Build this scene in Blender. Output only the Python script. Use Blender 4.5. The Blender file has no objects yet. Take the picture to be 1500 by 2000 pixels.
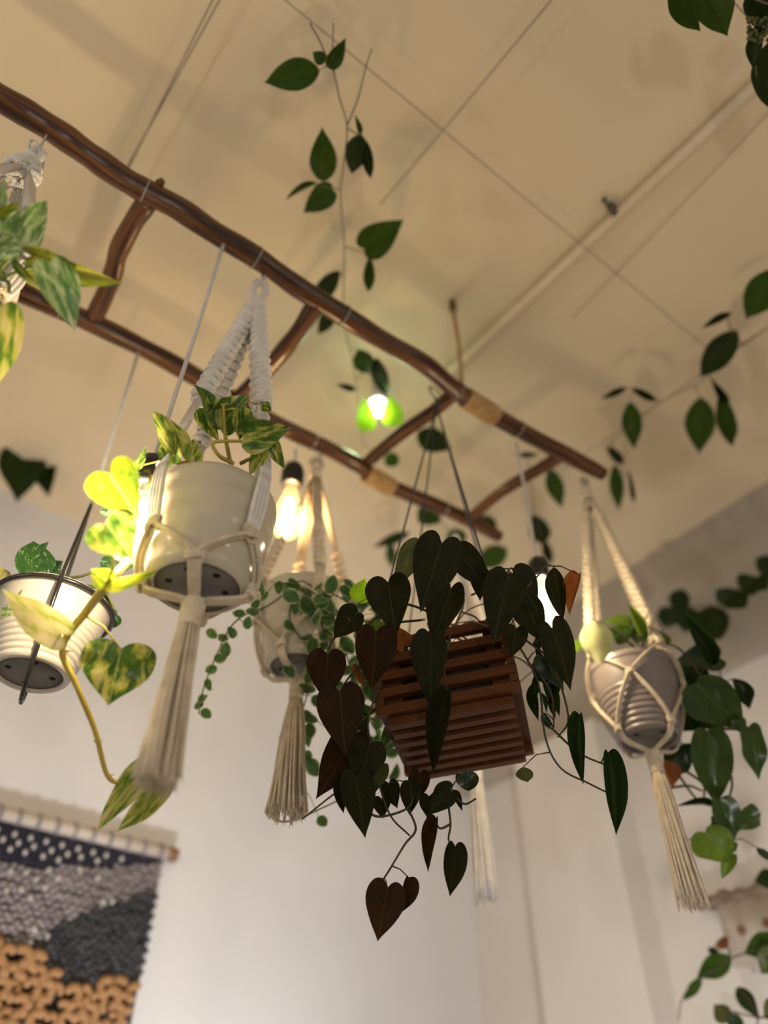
import bpy, bmesh, math, random
from mathutils import Vector, Matrix

# ------------------------------------------------------------------ camera
SC = bpy.context.scene
COL = SC.collection
CZ = 1.60                       # camera height above the floor
PITCH = math.radians(43.2)
FPX = 1500.0                    # focal length for the 1500 x 2000 frame
CP, SP = math.cos(PITCH), math.sin(PITCH)
CAM = Vector((0, 0, CZ))
cd = bpy.data.cameras.new('camera')
cam = bpy.data.objects.new('camera', cd)
COL.objects.link(cam)
cam.location = CAM
cam.rotation_euler = (math.radians(90) + PITCH, 0, 0)
cd.sensor_fit = 'VERTICAL'
cd.sensor_height = 36.0
cd.lens = 36.0 * FPX / 2000.0
cd.clip_start = 0.02
cd.dof.use_dof = True
cd.dof.focus_distance = 0.98
cd.dof.aperture_fstop = 1.45
SC.camera = cam

# ------------------------------------------------------------------ world, exposure, large lights
w = bpy.data.worlds.new('world')
SC.world = w
w.use_nodes = True
w.node_tree.nodes['Background'].inputs[0].default_value = (0.93, 0.94, 1.0, 1)
w.node_tree.nodes['Background'].inputs[1].default_value = 0.43
SC.view_settings.view_transform = 'Standard'
SC.view_settings.look = 'None'
SC.view_settings.gamma = 1.0
SC.view_settings.use_curve_mapping = False
SC.view_settings.exposure = 0.0


def spot(loc, target, power, color, size, blend, radius):
    l = bpy.data.lights.new('added_wall_spot', 'SPOT')
    l.energy = power
    l.color = color
    l.spot_size = math.radians(size)
    l.spot_blend = blend
    l.shadow_soft_size = radius
    o = bpy.data.objects.new('added_wall_spot', l)
    COL.objects.link(o)
    o.location = loc
    o.rotation_euler = (Vector(target) - Vector(loc)).to_track_quat('-Z', 'Y').to_euler()
    return o


# added unseen spots below the frame, put in to brighten the two walls
SPOT_LEFT = spot((-0.05, 1.24, 1.0), (-0.62, 1.93, 2.10), 62, (0.95, 0.97, 1.0), 82, 1.0, 0.06)
SPOT_RIGHT = spot((0.34, 1.10, 0.95), (0.66, 2.04, 2.02), 34, (1.0, 0.98, 0.97), 86, 1.0, 0.06)
SPOT_CORNER = spot((-0.6, -0.8, 1.15), (0.70, 2.06, 1.80), 34, (1.0, 0.98, 0.97), 27, 0.6, 0.03)


def fill_lamp(loc, power, color):
    l = bpy.data.lights.new('added_fill_light', 'POINT')
    l.energy = power
    l.color = color
    l.shadow_soft_size = 0.04
    o = bpy.data.objects.new('added_fill_light', l)
    COL.objects.link(o)
    o.location = loc
    return o


# added point lights out of view that fill in the ceiling and walls
LAMP_A = fill_lamp((-1.6, -0.4, CZ + 0.50), 17, (1.0, 0.86, 0.66))
LAMP_C = fill_lamp((0.2, -0.5, CZ - 0.05), 9, (1.0, 0.90, 0.74))
LAMP_B = fill_lamp((1.5, -0.5, CZ + 0.55), 7, (1.0, 0.88, 0.70))

R = random.Random(7)


# ------------------------------------------------------------------ picture geometry -> room points
def ray(u, v):
    a = (u - 750.0) / FPX
    b = (1000.0 - v) / FPX
    return Vector((a, CP - b * SP, SP + b * CP))


def P(u, v, z=None, y=None, t=None, pl=None):
    d = ray(u, v)
    if z is not None:
        k = z / d.z
    elif y is not None:
        k = y / d.y
    elif pl is not None:
        k = pl[1] / pl[0].dot(d)
    else:
        k = t
    return CAM + d * k


def zat(y, v):
    b = (1000.0 - v) / FPX
    return CZ + (y * SP + b * y * CP) / (CP - b * SP)


H_LADDER = 1.2
H_CEIL = 1.54
AX_A = Vector((0.79, 0.613, 0)).normalized()     # along the ladder and the left wall
AX_N = Vector((-AX_A.y, AX_A.x, 0))              # towards the left wall
D_LEFT = 1.89
D_RIGHT = 1.82
PL_LEFT = (AX_N, D_LEFT)
PL_RIGHT = (AX_A, D_RIGHT)


# ------------------------------------------------------------------ mesh helpers
def finish(name, bm, mat=None, parent=None, smooth=True):
    me = bpy.data.meshes.new(name)
    bmesh.ops.recalc_face_normals(bm, faces=bm.faces)
    if smooth:
        for f in bm.faces:
            f.smooth = True
    bm.to_mesh(me)
    bm.free()
    if mat:
        me.materials.append(mat)
    o = bpy.data.objects.new(name, me)
    COL.objects.link(o)
    if parent:
        o.parent = parent
        o.matrix_parent_inverse = parent_inverse(parent)
    return o


def parent_inverse(p):
    if p.parent:                    # a part's own frame is the room's frame already
        return Matrix.Identity(4)
    return Matrix.Translation(p.location).inverted()


def thing(name, label, cat, loc, group=None):
    o = bpy.data.objects.new(name, None)
    COL.objects.link(o)
    o.empty_display_size = 0.02
    o.location = loc
    o['label'] = label
    o['category'] = cat
    if group:
        o['group'] = group
    return o


def tag(o, label, cat, group=None, kind=None):
    o['label'] = label
    o['category'] = cat
    if group:
        o['group'] = group
    if kind:
        o['kind'] = kind
    return o


def tube(bm, pts, rad, seg=8, caps=True, vs=1.0):
    """sweep a circle along pts; rad is a number or a list"""
    pts = [Vector(p) for p in pts]
    n = len(pts)
    rads = rad if isinstance(rad, (list, tuple)) else [rad] * n
    uvl = bm.loops.layers.uv.verify()
    rings = []
    prev = None
    acc = 0.0
    lens = []
    for i in range(n):
        if i == 0:
            d = pts[1] - pts[0]
        elif i == n - 1:
            d = pts[-1] - pts[-2]
        else:
            d = pts[i + 1] - pts[i - 1]
        if d.length < 1e-9:
            d = Vector((0, 0, 1))
        d.normalize()
        if prev is None:
            ref = Vector((0, 0, 1)) if abs(d.z) < 0.9 else Vector((1, 0, 0))
            nx = d.cross(ref).normalized()
        else:
            nx = prev - d * prev.dot(d)
            if nx.length < 1e-6:
                nx = d.orthogonal()
            nx.normalize()
        prev = nx
        ny = d.cross(nx)
        if i:
            acc += (pts[i] - pts[i - 1]).length
        lens.append(acc)
        rings.append([bm.verts.new(pts[i] + (nx * math.cos(2 * math.pi * k / seg) + ny * math.sin(2 * math.pi * k / seg)) * rads[i]) for k in range(seg)])
    for i in range(n - 1):
        for k in range(seg):
            k2 = (k + 1) % seg
            f = bm.faces.new((rings[i][k], rings[i][k2], rings[i + 1][k2], rings[i + 1][k]))
            us = ((lens[i], k / seg), (lens[i], (k + 1) / seg), (lens[i + 1], (k + 1) / seg), (lens[i + 1], k / seg))
            for lp, uv in zip(f.loops, us):
                lp[uvl].uv = uv
    if caps:
        bm.faces.new(list(reversed(rings[0])))
        bm.faces.new(rings[-1])


def lathe(bm, prof, c=(0, 0, 0), seg=48, closed=False):
    c = Vector(c)
    rings = []
    for r, z in prof:
        if r < 1e-6:
            rings.append([bm.verts.new(c + Vector((0, 0, z)))])
        else:
            rings.append([bm.verts.new(c + Vector((r * math.cos(2 * math.pi * k / seg), r * math.sin(2 * math.pi * k / seg), z))) for k in range(seg)])
    for a, b in zip(rings, rings[1:]):
        for k in range(seg):
            k2 = (k + 1) % seg
            if len(a) == 1 and len(b) == 1:
                continue
            if len(a) == 1:
                bm.faces.new((a[0], b[k2], b[k]))
            elif len(b) == 1:
                bm.faces.new((a[k], a[k2], b[0]))
            else:
                bm.faces.new((a[k], a[k2], b[k2], b[k]))


def blob(bm, c, r, sub=1, scale=(1, 1, 1), rot=None):
    m = Matrix.Translation(c)
    if rot:
        m = m @ rot
    m = m @ Matrix.Diagonal((r * scale[0], r * scale[1], r * scale[2], 1))
    bmesh.ops.create_icosphere(bm, subdivisions=sub, radius=1.0, matrix=m)


def box(bm, c, ax, ay, az, sx, sy, sz):
    m = Matrix.Identity(4)
    for i, (d, s) in enumerate(((ax, sx), (ay, sy), (az, sz))):
        for r in range(3):
            m[r][i] = d[r] * s
    m.translation = c
    return bmesh.ops.create_cube(bm, size=1.0, matrix=m)


def smooth_path(pts, n=6):
    """Catmull-Rom through pts"""
    pts = [Vector(p) for p in pts]
    if len(pts) < 3:
        return pts
    e = [pts[0] * 2 - pts[1]] + pts + [pts[-1] * 2 - pts[-2]]
    out = []
    for i in range(1, len(e) - 2):
        p0, p1, p2, p3 = e[i - 1:i + 3]
        for k in range(n):
            t = k / n
            out.append(0.5 * ((2 * p1) + (p2 - p0) * t + (2 * p0 - 5 * p1 + 4 * p2 - p3) * t * t + (3 * p1 - p0 - 3 * p2 + p3) * t ** 3))
    out.append(pts[-1])
    return out


# ------------------------------------------------------------------ materials
def new_mat(name):
    m = bpy.data.materials.new(name)
    m.use_nodes = True
    nt = m.node_tree
    return m, nt, nt.nodes['Principled BSDF'], nt.nodes['Material Output']


def N(nt, typ, **kw):
    n = nt.nodes.new(typ)
    for k, v in kw.items():
        if k == 'inp':
            for kk, vv in v.items():
                n.inputs[kk].default_value = vv
        else:
            setattr(n, k, v)
    return n


def ramp(nt, fac, stops):
    r = N(nt, 'ShaderNodeValToRGB')
    el = r.color_ramp.elements
    while len(el) < len(stops):
        el.new(0.5)
    for e, (p, c) in zip(el, stops):
        e.position = p
        e.color = (*c, 1)
    nt.links.new(fac, r.inputs[0])
    return r


def mat_noise(name, c1, c2, scale=8.0, rough=0.6, bump=0.0, bscale=None, spec=0.4, metal=0.0, coord='Object', stretch=None, detail=4):
    m, nt, b, o = new_mat(name)
    tc = N(nt, 'ShaderNodeTexCoord')
    src = tc.outputs[coord]
    if stretch:
        mp = N(nt, 'ShaderNodeMapping')
        mp.inputs['Scale'].default_value = stretch
        nt.links.new(src, mp.inputs[0])
        src = mp.outputs[0]
    nz = N(nt, 'ShaderNodeTexNoise', inp={'Scale': scale, 'Detail': detail})
    nt.links.new(src, nz.inputs['Vector'])
    r = ramp(nt, nz.outputs[0], [(0.32, c1), (0.68, c2)])
    nt.links.new(r.outputs[0], b.inputs['Base Color'])
    b.inputs['Roughness'].default_value = rough
    b.inputs['Metallic'].default_value = metal
    b.inputs['Specular IOR Level'].default_value = spec
    if bump:
        n2 = N(nt, 'ShaderNodeTexNoise', inp={'Scale': bscale or scale * 4, 'Detail': 3})
        nt.links.new(src, n2.inputs['Vector'])
        bp = N(nt, 'ShaderNodeBump', inp={'Strength': bump, 'Distance': 0.01})
        nt.links.new(n2.outputs[0], bp.inputs['Height'])
        nt.links.new(bp.outputs[0], b.inputs['Normal'])
    return m


def mat_rope(name, c1, c2, freq=420.0):
    """twisted cotton: diagonal ridges along the tube"""
    m, nt, b, o = new_mat(name)
    tc = N(nt, 'ShaderNodeTexCoord')
    mp = N(nt, 'ShaderNodeMapping')
    mp.inputs['Scale'].default_value = (freq, 2.0, 1)
    nt.links.new(tc.outputs['UV'], mp.inputs[0])
    sx = N(nt, 'ShaderNodeSeparateXYZ')
    nt.links.new(mp.outputs[0], sx.inputs[0])
    ad = N(nt, 'ShaderNodeMath', operation='ADD')
    nt.links.new(sx.outputs[0], ad.inputs[0])
    nt.links.new(sx.outputs[1], ad.inputs[1])
    mu = N(nt, 'ShaderNodeMath', operation='MULTIPLY', inp={1: 2 * math.pi})
    nt.links.new(ad.outputs[0], mu.inputs[0])
    si = N(nt, 'ShaderNodeMath', operation='SINE')
    nt.links.new(mu.outputs[0], si.inputs[0])
    nz = N(nt, 'ShaderNodeTexNoise', inp={'Scale': 60.0, 'Detail': 3.0})
    nt.links.new(tc.outputs['Object'], nz.inputs['Vector'])
    r = ramp(nt, nz.outputs[0], [(0.3, c1), (0.7, c2)])
    nt.links.new(r.outputs[0], b.inputs['Base Color'])
    b.inputs['Roughness'].default_value = 0.9
    b.inputs['Specular IOR Level'].default_value = 0.1
    bp = N(nt, 'ShaderNodeBump', inp={'Strength': 0.5, 'Distance': 0.0012})
    nt.links.new(si.outputs[0], bp.inputs['Height'])
    nt.links.new(bp.outputs[0], b.inputs['Normal'])
    return m


def mat_wood(name, stops, rough=0.3, along=5.0, around=5.0, coord='UV', spec=0.5):
    m, nt, b, o = new_mat(name)
    tc = N(nt, 'ShaderNodeTexCoord')
    mp = N(nt, 'ShaderNodeMapping')
    mp.inputs['Scale'].default_value = (along, around, around)
    nt.links.new(tc.outputs[coord], mp.inputs[0])
    oi = N(nt, 'ShaderNodeObjectInfo')
    mu = N(nt, 'ShaderNodeMath', operation='MULTIPLY', inp={1: 20.0})
    nt.links.new(oi.outputs['Random'], mu.inputs[0])
    nz = N(nt, 'ShaderNodeTexNoise', noise_dimensions='4D', inp={'Scale': 1.0, 'Detail': 6.0, 'Roughness': 0.6, 'Distortion': 0.6})
    nt.links.new(mp.outputs[0], nz.inputs['Vector'])
    nt.links.new(mu.outputs[0], nz.inputs['W'])
    r = ramp(nt, nz.outputs[0], stops)
    nt.links.new(r.outputs[0], b.inputs['Base Color'])
    b.inputs['Roughness'].default_value = rough
    b.inputs['Specular IOR Level'].default_value = spec
    bp = N(nt, 'ShaderNodeBump', inp={'Strength': 0.35, 'Distance': 0.004})
    nt.links.new(nz.outputs[0], bp.inputs['Height'])
    nt.links.new(bp.outputs[0], b.inputs['Normal'])
    return m


def mat_leaf(name, stops, vein, nscale=(3.0, 7.0), trans=0.35, tcol=None, rough=0.4, spec=0.4, vein_w=0.025, vein_amt=0.7, rib=0.25, edge=None):
    """stops: colour patches over the leaf; vein: midrib colour; trans: light let through"""
    m, nt, b, o = new_mat(name)
    L = nt.links.new
    tc = N(nt, 'ShaderNodeTexCoord')
    mp = N(nt, 'ShaderNodeMapping')
    mp.inputs['Scale'].default_value = (nscale[0], nscale[1], 1)
    L(tc.outputs['UV'], mp.inputs[0])
    sep = N(nt, 'ShaderNodeSeparateXYZ')
    L(tc.outputs['UV'], sep.inputs[0])
    ab = N(nt, 'ShaderNodeMath', operation='ABSOLUTE')
    L(sep.outputs[1], ab.inputs[0])
    oi = N(nt, 'ShaderNodeObjectInfo')
    mu = N(nt, 'ShaderNodeMath', operation='MULTIPLY', inp={1: 37.0})
    L(oi.outputs['Random'], mu.inputs[0])
    nz = N(nt, 'ShaderNodeTexNoise', noise_dimensions='4D', inp={'Scale': 1.0, 'Detail': 5.0, 'Roughness': 0.62, 'Distortion': 0.5})
    L(mp.outputs[0], nz.inputs['Vector'])
    L(mu.outputs[0], nz.inputs['W'])
    r = ramp(nt, nz.outputs[0], stops)
    # side veins run forward from the midrib
    sv = N(nt, 'ShaderNodeMath', operation='MULTIPLY_ADD', inp={1: -0.9})
    L(ab.outputs[0], sv.inputs[0])
    L(sep.outputs[0], sv.inputs[2])
    sm = N(nt, 'ShaderNodeMath', operation='MULTIPLY', inp={1: 44.0})
    L(sv.outputs[0], sm.inputs[0])
    sn = N(nt, 'ShaderNodeMath', operation='SINE')
    L(sm.outputs[0], sn.inputs[0])
    st = N(nt, 'ShaderNodeMapRange', inp={1: 0.86, 2: 1.0, 3: 0.0, 4: rib})
    L(sn.outputs[0], st.inputs[0])
    mr = N(nt, 'ShaderNodeMapRange', inp={1: 0.0, 2: vein_w, 3: vein_amt, 4: 0.0})
    L(ab.outputs[0], mr.inputs[0])
    mx = N(nt, 'ShaderNodeMath', operation='MAXIMUM')
    L(mr.outputs[0], mx.inputs[0])
    L(st.outputs[0], mx.inputs[1])
    mix = N(nt, 'ShaderNodeMixRGB')
    mix.inputs[2].default_value = (*vein, 1)
    L(mx.outputs[0], mix.inputs[0])
    L(r.outputs[0], mix.inputs[1])
    colr = mix.outputs[0]
    if edge:
        uvr = N(nt, 'ShaderNodeUVMap', uv_map='rim')
        s2 = N(nt, 'ShaderNodeSeparateXYZ')
        L(uvr.outputs[0], s2.inputs[0])
        er = N(nt, 'ShaderNodeMapRange', inp={1: 0.72, 2: 0.95, 3: 0.0, 4: 0.9})
        L(s2.outputs[0], er.inputs[0])
        m2 = N(nt, 'ShaderNodeMixRGB')
        m2.inputs[2].default_value = (*edge, 1)
        L(er.outputs[0], m2.inputs[0])
        L(colr, m2.inputs[1])
        colr = m2.outputs[0]
    L(colr, b.inputs['Base Color'])
    b.inputs['Roughness'].default_value = rough
    b.inputs['Specular IOR Level'].default_value = spec
    bp = N(nt, 'ShaderNodeBump', inp={'Strength': 0.35, 'Distance': 0.0015})
    L(mx.outputs[0], bp.inputs['Height'])
    L(bp.outputs[0], b.inputs['Normal'])
    tr = N(nt, 'ShaderNodeBsdfTranslucent')
    if tcol:
        tm = N(nt, 'ShaderNodeMixRGB', blend_type='MULTIPLY', inp={0: 1.0})
        tm.inputs[2].default_value = (*tcol, 1)
        L(colr, tm.inputs[1])
        L(tm.outputs[0], tr.inputs[0])
    else:
        L(colr, tr.inputs[0])
    ms = N(nt, 'ShaderNodeMixShader', inp={0: trans})
    L(b.outputs[0], ms.inputs[1])
    L(tr.outputs[0], ms.inputs[2])
    L(ms.outputs[0], o.inputs[0])
    return m


M = {}
M['ceiling'] = mat_noise('ceiling_plaster', (0.73, 0.595, 0.395), (0.79, 0.65, 0.44), 2.2, 0.95, 0.03, 30, 0.1)
M['wall_left'] = mat_noise('white_wall_paint', (0.70, 0.675, 0.67), (0.77, 0.745, 0.74), 1.6, 0.9, 0.05, 40, 0.15)
M['wall_right'] = mat_noise('grey_wall_paint', (0.66, 0.61, 0.56), (0.74, 0.69, 0.64), 1.6, 0.9, 0.05, 40, 0.15)
M['beam'] = mat_noise('taupe_beam', (0.40, 0.35, 0.29), (0.46, 0.40, 0.34), 2.0, 0.9, 0.05, 40, 0.15)  # beam face toned darker and browner than the right wall
M['ladder'] = mat_wood('lacquered_branch', [(0.30, (0.010, 0.005, 0.003)), (0.44, (0.040, 0.015, 0.006)), (0.54, (0.16, 0.062, 0.016)), (0.62, (0.07, 0.025, 0.007)), (0.75, (0.26, 0.115, 0.030))], 0.25, 3.5, 9.0, 'UV', 0.4)
M['boxwood'] = mat_wood('stained_slat_wood', [(0.25, (0.040, 0.012, 0.003)), (0.5, (0.105, 0.034, 0.008)), (0.8, (0.18, 0.064, 0.016))], 0.5, 2.0, 30.0, 'Generated', 0.2)
M['twine'] = mat_rope('jute_twine', (0.42, 0.25, 0.10), (0.62, 0.41, 0.19), 260)
M['cotton'] = mat_rope('white_cotton_cord', (0.74, 0.69, 0.62), (0.88, 0.84, 0.78), 330)
M['cotton_warm'] = mat_rope('cream_cotton_cord', (0.60, 0.49, 0.34), (0.78, 0.67, 0.50), 330)
M['cord_white'] = mat_rope('white_fabric_cable', (0.70, 0.66, 0.62), (0.80, 0.77, 0.73), 500)
M['pot_cream'] = mat_noise('cream_glazed_ceramic', (0.50, 0.44, 0.33), (0.56, 0.50, 0.38), 5, 0.2, 0.0, spec=0.55)
M['pot_white'] = mat_noise('ivory_plastic', (0.55, 0.50, 0.42), (0.61, 0.56, 0.47), 5, 0.32, spec=0.5)
M['pot_grey'] = mat_noise('greyish_ribbed_plastic', (0.21, 0.17, 0.15), (0.26, 0.215, 0.19), 5, 0.3, spec=0.5)
M['pot_base'] = mat_noise('grey_pot_base', (0.17, 0.155, 0.14), (0.22, 0.20, 0.18), 14, 0.6, spec=0.3)
M['hole'] = mat_noise('dark_hole', (0.008, 0.008, 0.008), (0.014, 0.012, 0.010), 10, 0.9)
M['soil'] = mat_noise('potting_soil', (0.025, 0.016, 0.010), (0.08, 0.055, 0.035), 60, 0.95, 0.6, 90)
M['black'] = mat_noise('black_plastic', (0.010, 0.010, 0.011), (0.018, 0.017, 0.016), 20, 0.28, spec=0.5)
M['blackwire'] = mat_noise('dark_wire', (0.03, 0.032, 0.036), (0.06, 0.062, 0.066), 20, 0.5, spec=0.4)
M['metal'] = mat_noise('bright_steel', (0.45, 0.43, 0.40), (0.62, 0.60, 0.57), 30, 0.28, metal=1.0)
M['string'] = mat_noise('thin_ceiling_string', (0.20, 0.145, 0.11), (0.30, 0.22, 0.17), 30, 0.9)
M['conduit'] = mat_noise('cream_painted_conduit', (0.70, 0.56, 0.37), (0.78, 0.63, 0.43), 6, 0.55, spec=0.3)
M['clip'] = mat_noise('dark_clip', (0.09, 0.07, 0.055), (0.16, 0.13, 0.10), 20, 0.7)

cream, yel, grn, dkg = (0.60, 0.52, 0.24), (0.42, 0.42, 0.06), (0.13, 0.24, 0.02), (0.028, 0.085, 0.010)
M['pothos'] = mat_leaf('variegated_pothos_leaf', [(0.34, dkg), (0.46, grn), (0.53, yel), (0.64, cream)], (0.55, 0.55, 0.22), (2.2, 6.0), 0.38, None, 0.33, 0.45, 0.02, 0.6, 0.12)
M['pothos_green'] = mat_leaf('greener_pothos_leaf', [(0.38, dkg), (0.50, (0.07, 0.15, 0.015)), (0.57, yel), (0.67, cream)], (0.45, 0.5, 0.18), (2.2, 6.5), 0.35, None, 0.33, 0.45, 0.02, 0.6, 0.12)
M['pothos_pale'] = mat_leaf('pale_pothos_leaf', [(0.30, grn), (0.42, (0.32, 0.33, 0.06)), (0.52, (0.46, 0.40, 0.19)), (0.66, (0.52, 0.45, 0.26))], (0.5, 0.5, 0.24), (2.0, 5.0), 0.38, None, 0.35, 0.45, 0.02, 0.5, 0.1)
M['pothos_lit'] = mat_leaf('lit_yellow_green_pothos_leaf', [(0.36, (0.05, 0.14, 0.006)), (0.45, (0.17, 0.24, 0.008)), (0.55, (0.34, 0.35, 0.018)), (0.68, (0.46, 0.41, 0.09))], (0.6, 0.6, 0.2), (2.2, 5.0), 0.4, None, 0.35, 0.4, 0.025, 0.7, 0.15)  # yellower copy of the pothos leaf, bulb light put into its colour
M['marble'] = mat_leaf('marbled_pothos_leaf', [(0.36, (0.05, 0.16, 0.035)), (0.48, (0.17, 0.30, 0.07)), (0.56, (0.45, 0.52, 0.26)), (0.70, (0.66, 0.70, 0.50))], (0.6, 0.65, 0.35), (2.5, 7.0), 0.35, None, 0.35, 0.45, 0.02, 0.5, 0.12)
M['satin'] = mat_leaf('silver_spotted_leaf', [(0.50, (0.022, 0.075, 0.016)), (0.58, (0.05, 0.12, 0.03)), (0.63, (0.30, 0.40, 0.25))], (0.05, 0.13, 0.03), (7.0, 14.0), 0.25, None, 0.4, 0.4, 0.02, 0.4, 0.1)
M['micans'] = mat_leaf('dark_velvet_leaf', [(0.3, (0.008, 0.009, 0.002)), (0.7, (0.019, 0.019, 0.004))], (0.055, 0.062, 0.022), (2, 4), 0.16, (1.6, 1.5, 0.6), 0.6, 0.12, 0.018, 0.75, 0.18)
M['micans_red'] = mat_leaf('bronze_velvet_leaf', [(0.3, (0.015, 0.009, 0.002)), (0.7, (0.033, 0.016, 0.003))], (0.075, 0.06, 0.022), (2, 4), 0.22, (2.0, 1.0, 0.4), 0.6, 0.12, 0.018, 0.7, 0.18)
M['rust'] = mat_leaf('rusty_dry_leaf', [(0.3, (0.16, 0.045, 0.010)), (0.7, (0.30, 0.10, 0.02))], (0.35, 0.16, 0.05), (3, 5), 0.35, None, 0.6, 0.2, 0.02, 0.5, 0.2)
M['olive'] = mat_leaf('olive_leaf', [(0.3, (0.045, 0.060, 0.010)), (0.7, (0.10, 0.11, 0.025))], (0.16, 0.17, 0.06), (2, 4), 0.3, None, 0.45, 0.35, 0.02, 0.6, 0.15)
M['dischidia'] = mat_leaf('small_round_leaf', [(0.3, (0.035, 0.10, 0.020)), (0.7, (0.09, 0.19, 0.05))], (0.2, 0.32, 0.12), (3, 3), 0.3, None, 0.4, 0.4, 0.03, 0.35, 0.08, edge=(0.52, 0.55, 0.30))
M['philo'] = mat_leaf('glossy_green_leaf', [(0.3, (0.016, 0.045, 0.003)), (0.7, (0.040, 0.085, 0.006))], (0.12, 0.19, 0.05), (2, 4), 0.25, (1.3, 1.5, 0.5), 0.28, 0.55, 0.02, 0.5, 0.12)
M['philo_dark'] = mat_leaf('deep_green_leaf', [(0.3, (0.008, 0.022, 0.004)), (0.7, (0.018, 0.038, 0.006))], (0.05, 0.085, 0.02), (2, 4), 0.2, None, 0.28, 0.4, 0.02, 0.5, 0.12)
M['philo_light'] = mat_leaf('lime_green_leaf', [(0.3, (0.085, 0.15, 0.008)), (0.7, (0.16, 0.25, 0.02))], (0.24, 0.33, 0.07), (2, 4), 0.4, None, 0.35, 0.45, 0.02, 0.5, 0.12)
M['paleyellow'] = mat_leaf('pale_yellow_leaf', [(0.3, (0.52, 0.54, 0.22)), (0.7, (0.64, 0.64, 0.34))], (0.7, 0.7, 0.42), (3, 6), 0.35, None, 0.5, 0.3, 0.02, 0.4, 0.25)
M['vine'] = mat_leaf('dark_ceiling_vine_leaf', [(0.3, (0.020, 0.052, 0.003)), (0.7, (0.042, 0.085, 0.006))], (0.07, 0.12, 0.015), (2, 4), 0.22, None, 0.45, 0.15, 0.018, 0.5, 0.2)
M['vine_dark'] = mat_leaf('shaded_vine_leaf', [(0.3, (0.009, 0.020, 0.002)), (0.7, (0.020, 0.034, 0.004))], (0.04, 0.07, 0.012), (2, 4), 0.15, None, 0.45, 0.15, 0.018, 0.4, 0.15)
M['lime'] = mat_leaf('backlit_lime_leaf', [(0.3, (0.20, 0.42, 0.01)), (0.7, (0.34, 0.60, 0.02))], (0.5, 0.7, 0.1), (2, 4), 0.75, None, 0.5, 0.2, 0.02, 0.4, 0.1)  # bright lime tone carries the glow of lamplight through the leaf
M['stem_yellow'] = mat_noise('yellow_stem', (0.34, 0.24, 0.03), (0.48, 0.38, 0.07), 30, 0.45)
M['stem_green'] = mat_noise('green_stem', (0.10, 0.13, 0.03), (0.18, 0.20, 0.06), 30, 0.5)
M['stem_dark'] = mat_noise('dark_stem', (0.035, 0.028, 0.014), (0.075, 0.058, 0.028), 30, 0.6)
M['stem_brown'] = mat_noise('brown_stem', (0.12, 0.09, 0.065), (0.20, 0.15, 0.11), 30, 0.7)
M['navy'] = mat_noise('navy_wool', (0.020, 0.020, 0.032), (0.042, 0.042, 0.060), 40, 0.95, 0.4, 80)
M['mauve'] = mat_noise('mauve_grey_wool', (0.23, 0.19, 0.19), (0.36, 0.31, 0.31), 22, 0.95, 0.4, 80)
M['charcoal'] = mat_noise('charcoal_wool', (0.035, 0.035, 0.036), (0.075, 0.075, 0.078), 26, 0.95, 0.4, 80)
M['ochre'] = mat_noise('ochre_felt', (0.34, 0.175, 0.075), (0.48, 0.27, 0.125), 14, 0.95, 0.3, 80)
M['ivory'] = mat_noise('ivory_wool', (0.66, 0.62, 0.56), (0.76, 0.72, 0.66), 30, 0.95, 0.3, 80)
M['palewood'] = mat_wood('pale_dowel', [(0.3, (0.50, 0.42, 0.35)), (0.7, (0.66, 0.58, 0.50))], 0.7, 5.0, 5.0, 'UV', 0.2)
M['brownend'] = mat_noise('brown_dowel_end', (0.20, 0.09, 0.045), (0.28, 0.14, 0.07), 20, 0.7)
M['twig'] = mat_wood('grey_brown_twig', [(0.3, (0.16, 0.11, 0.08)), (0.7, (0.28, 0.21, 0.16))], 0.8, 5.0, 5.0, 'UV', 0.2)
M['textile'] = mat_noise('beige_textile', (0.40, 0.34, 0.28), (0.52, 0.45, 0.38), 10, 0.95, 0.4, 60)


def mat_emit(name, col, strength):
    m, nt, b, o = new_mat(name)
    e = N(nt, 'ShaderNodeEmission', inp={'Color': (*col, 1), 'Strength': strength})
    nt.links.new(e.outputs[0], o.inputs[0])
    return m


def mat_bulb(name, col, glow, tint=(1, 0.93, 0.8)):
    """thin lamp glass that glows a little with the filament behind it"""
    m, nt, b, o = new_mat(name)
    tr = N(nt, 'ShaderNodeBsdfTransparent')
    tr.inputs[0].default_value = (*tint, 1)
    gl = N(nt, 'ShaderNodeBsdfGlossy', inp={'Roughness': 0.03})
    fr = N(nt, 'ShaderNodeFresnel', inp={'IOR': 1.45})
    m1 = N(nt, 'ShaderNodeMixShader')
    nt.links.new(fr.outputs[0], m1.inputs[0])
    nt.links.new(tr.outputs[0], m1.inputs[1])
    nt.links.new(gl.outputs[0], m1.inputs[2])
    e = N(nt, 'ShaderNodeEmission', inp={'Color': (*col, 1), 'Strength': glow})
    ad = N(nt, 'ShaderNodeAddShader')
    nt.links.new(m1.outputs[0], ad.inputs[0])
    nt.links.new(e.outputs[0], ad.inputs[1])
    nt.links.new(ad.outputs[0], o.inputs[0])
    return m


M['filament'] = mat_emit('glowing_filament', (1.0, 0.86, 0.62), 45)
M['filament_warm'] = mat_emit('warm_glowing_filament', (1.0, 0.74, 0.42), 45)
M['glass'] = mat_bulb('clear_bulb_glass', (1.0, 0.80, 0.48), 0.32)
M['glass_warm'] = mat_bulb('amber_bulb_glass', (1.0, 0.60, 0.22), 0.9, (1, 0.88, 0.66))
M['glass_white'] = mat_bulb('bright_bulb_glass', (1.0, 0.88, 0.62), 0.75)
M['opal'] = mat_emit('opal_lamp_glass', (0.95, 1.0, 0.9), 6)

# ------------------------------------------------------------------ room
UP = Vector((0, 0, 1))


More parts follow.
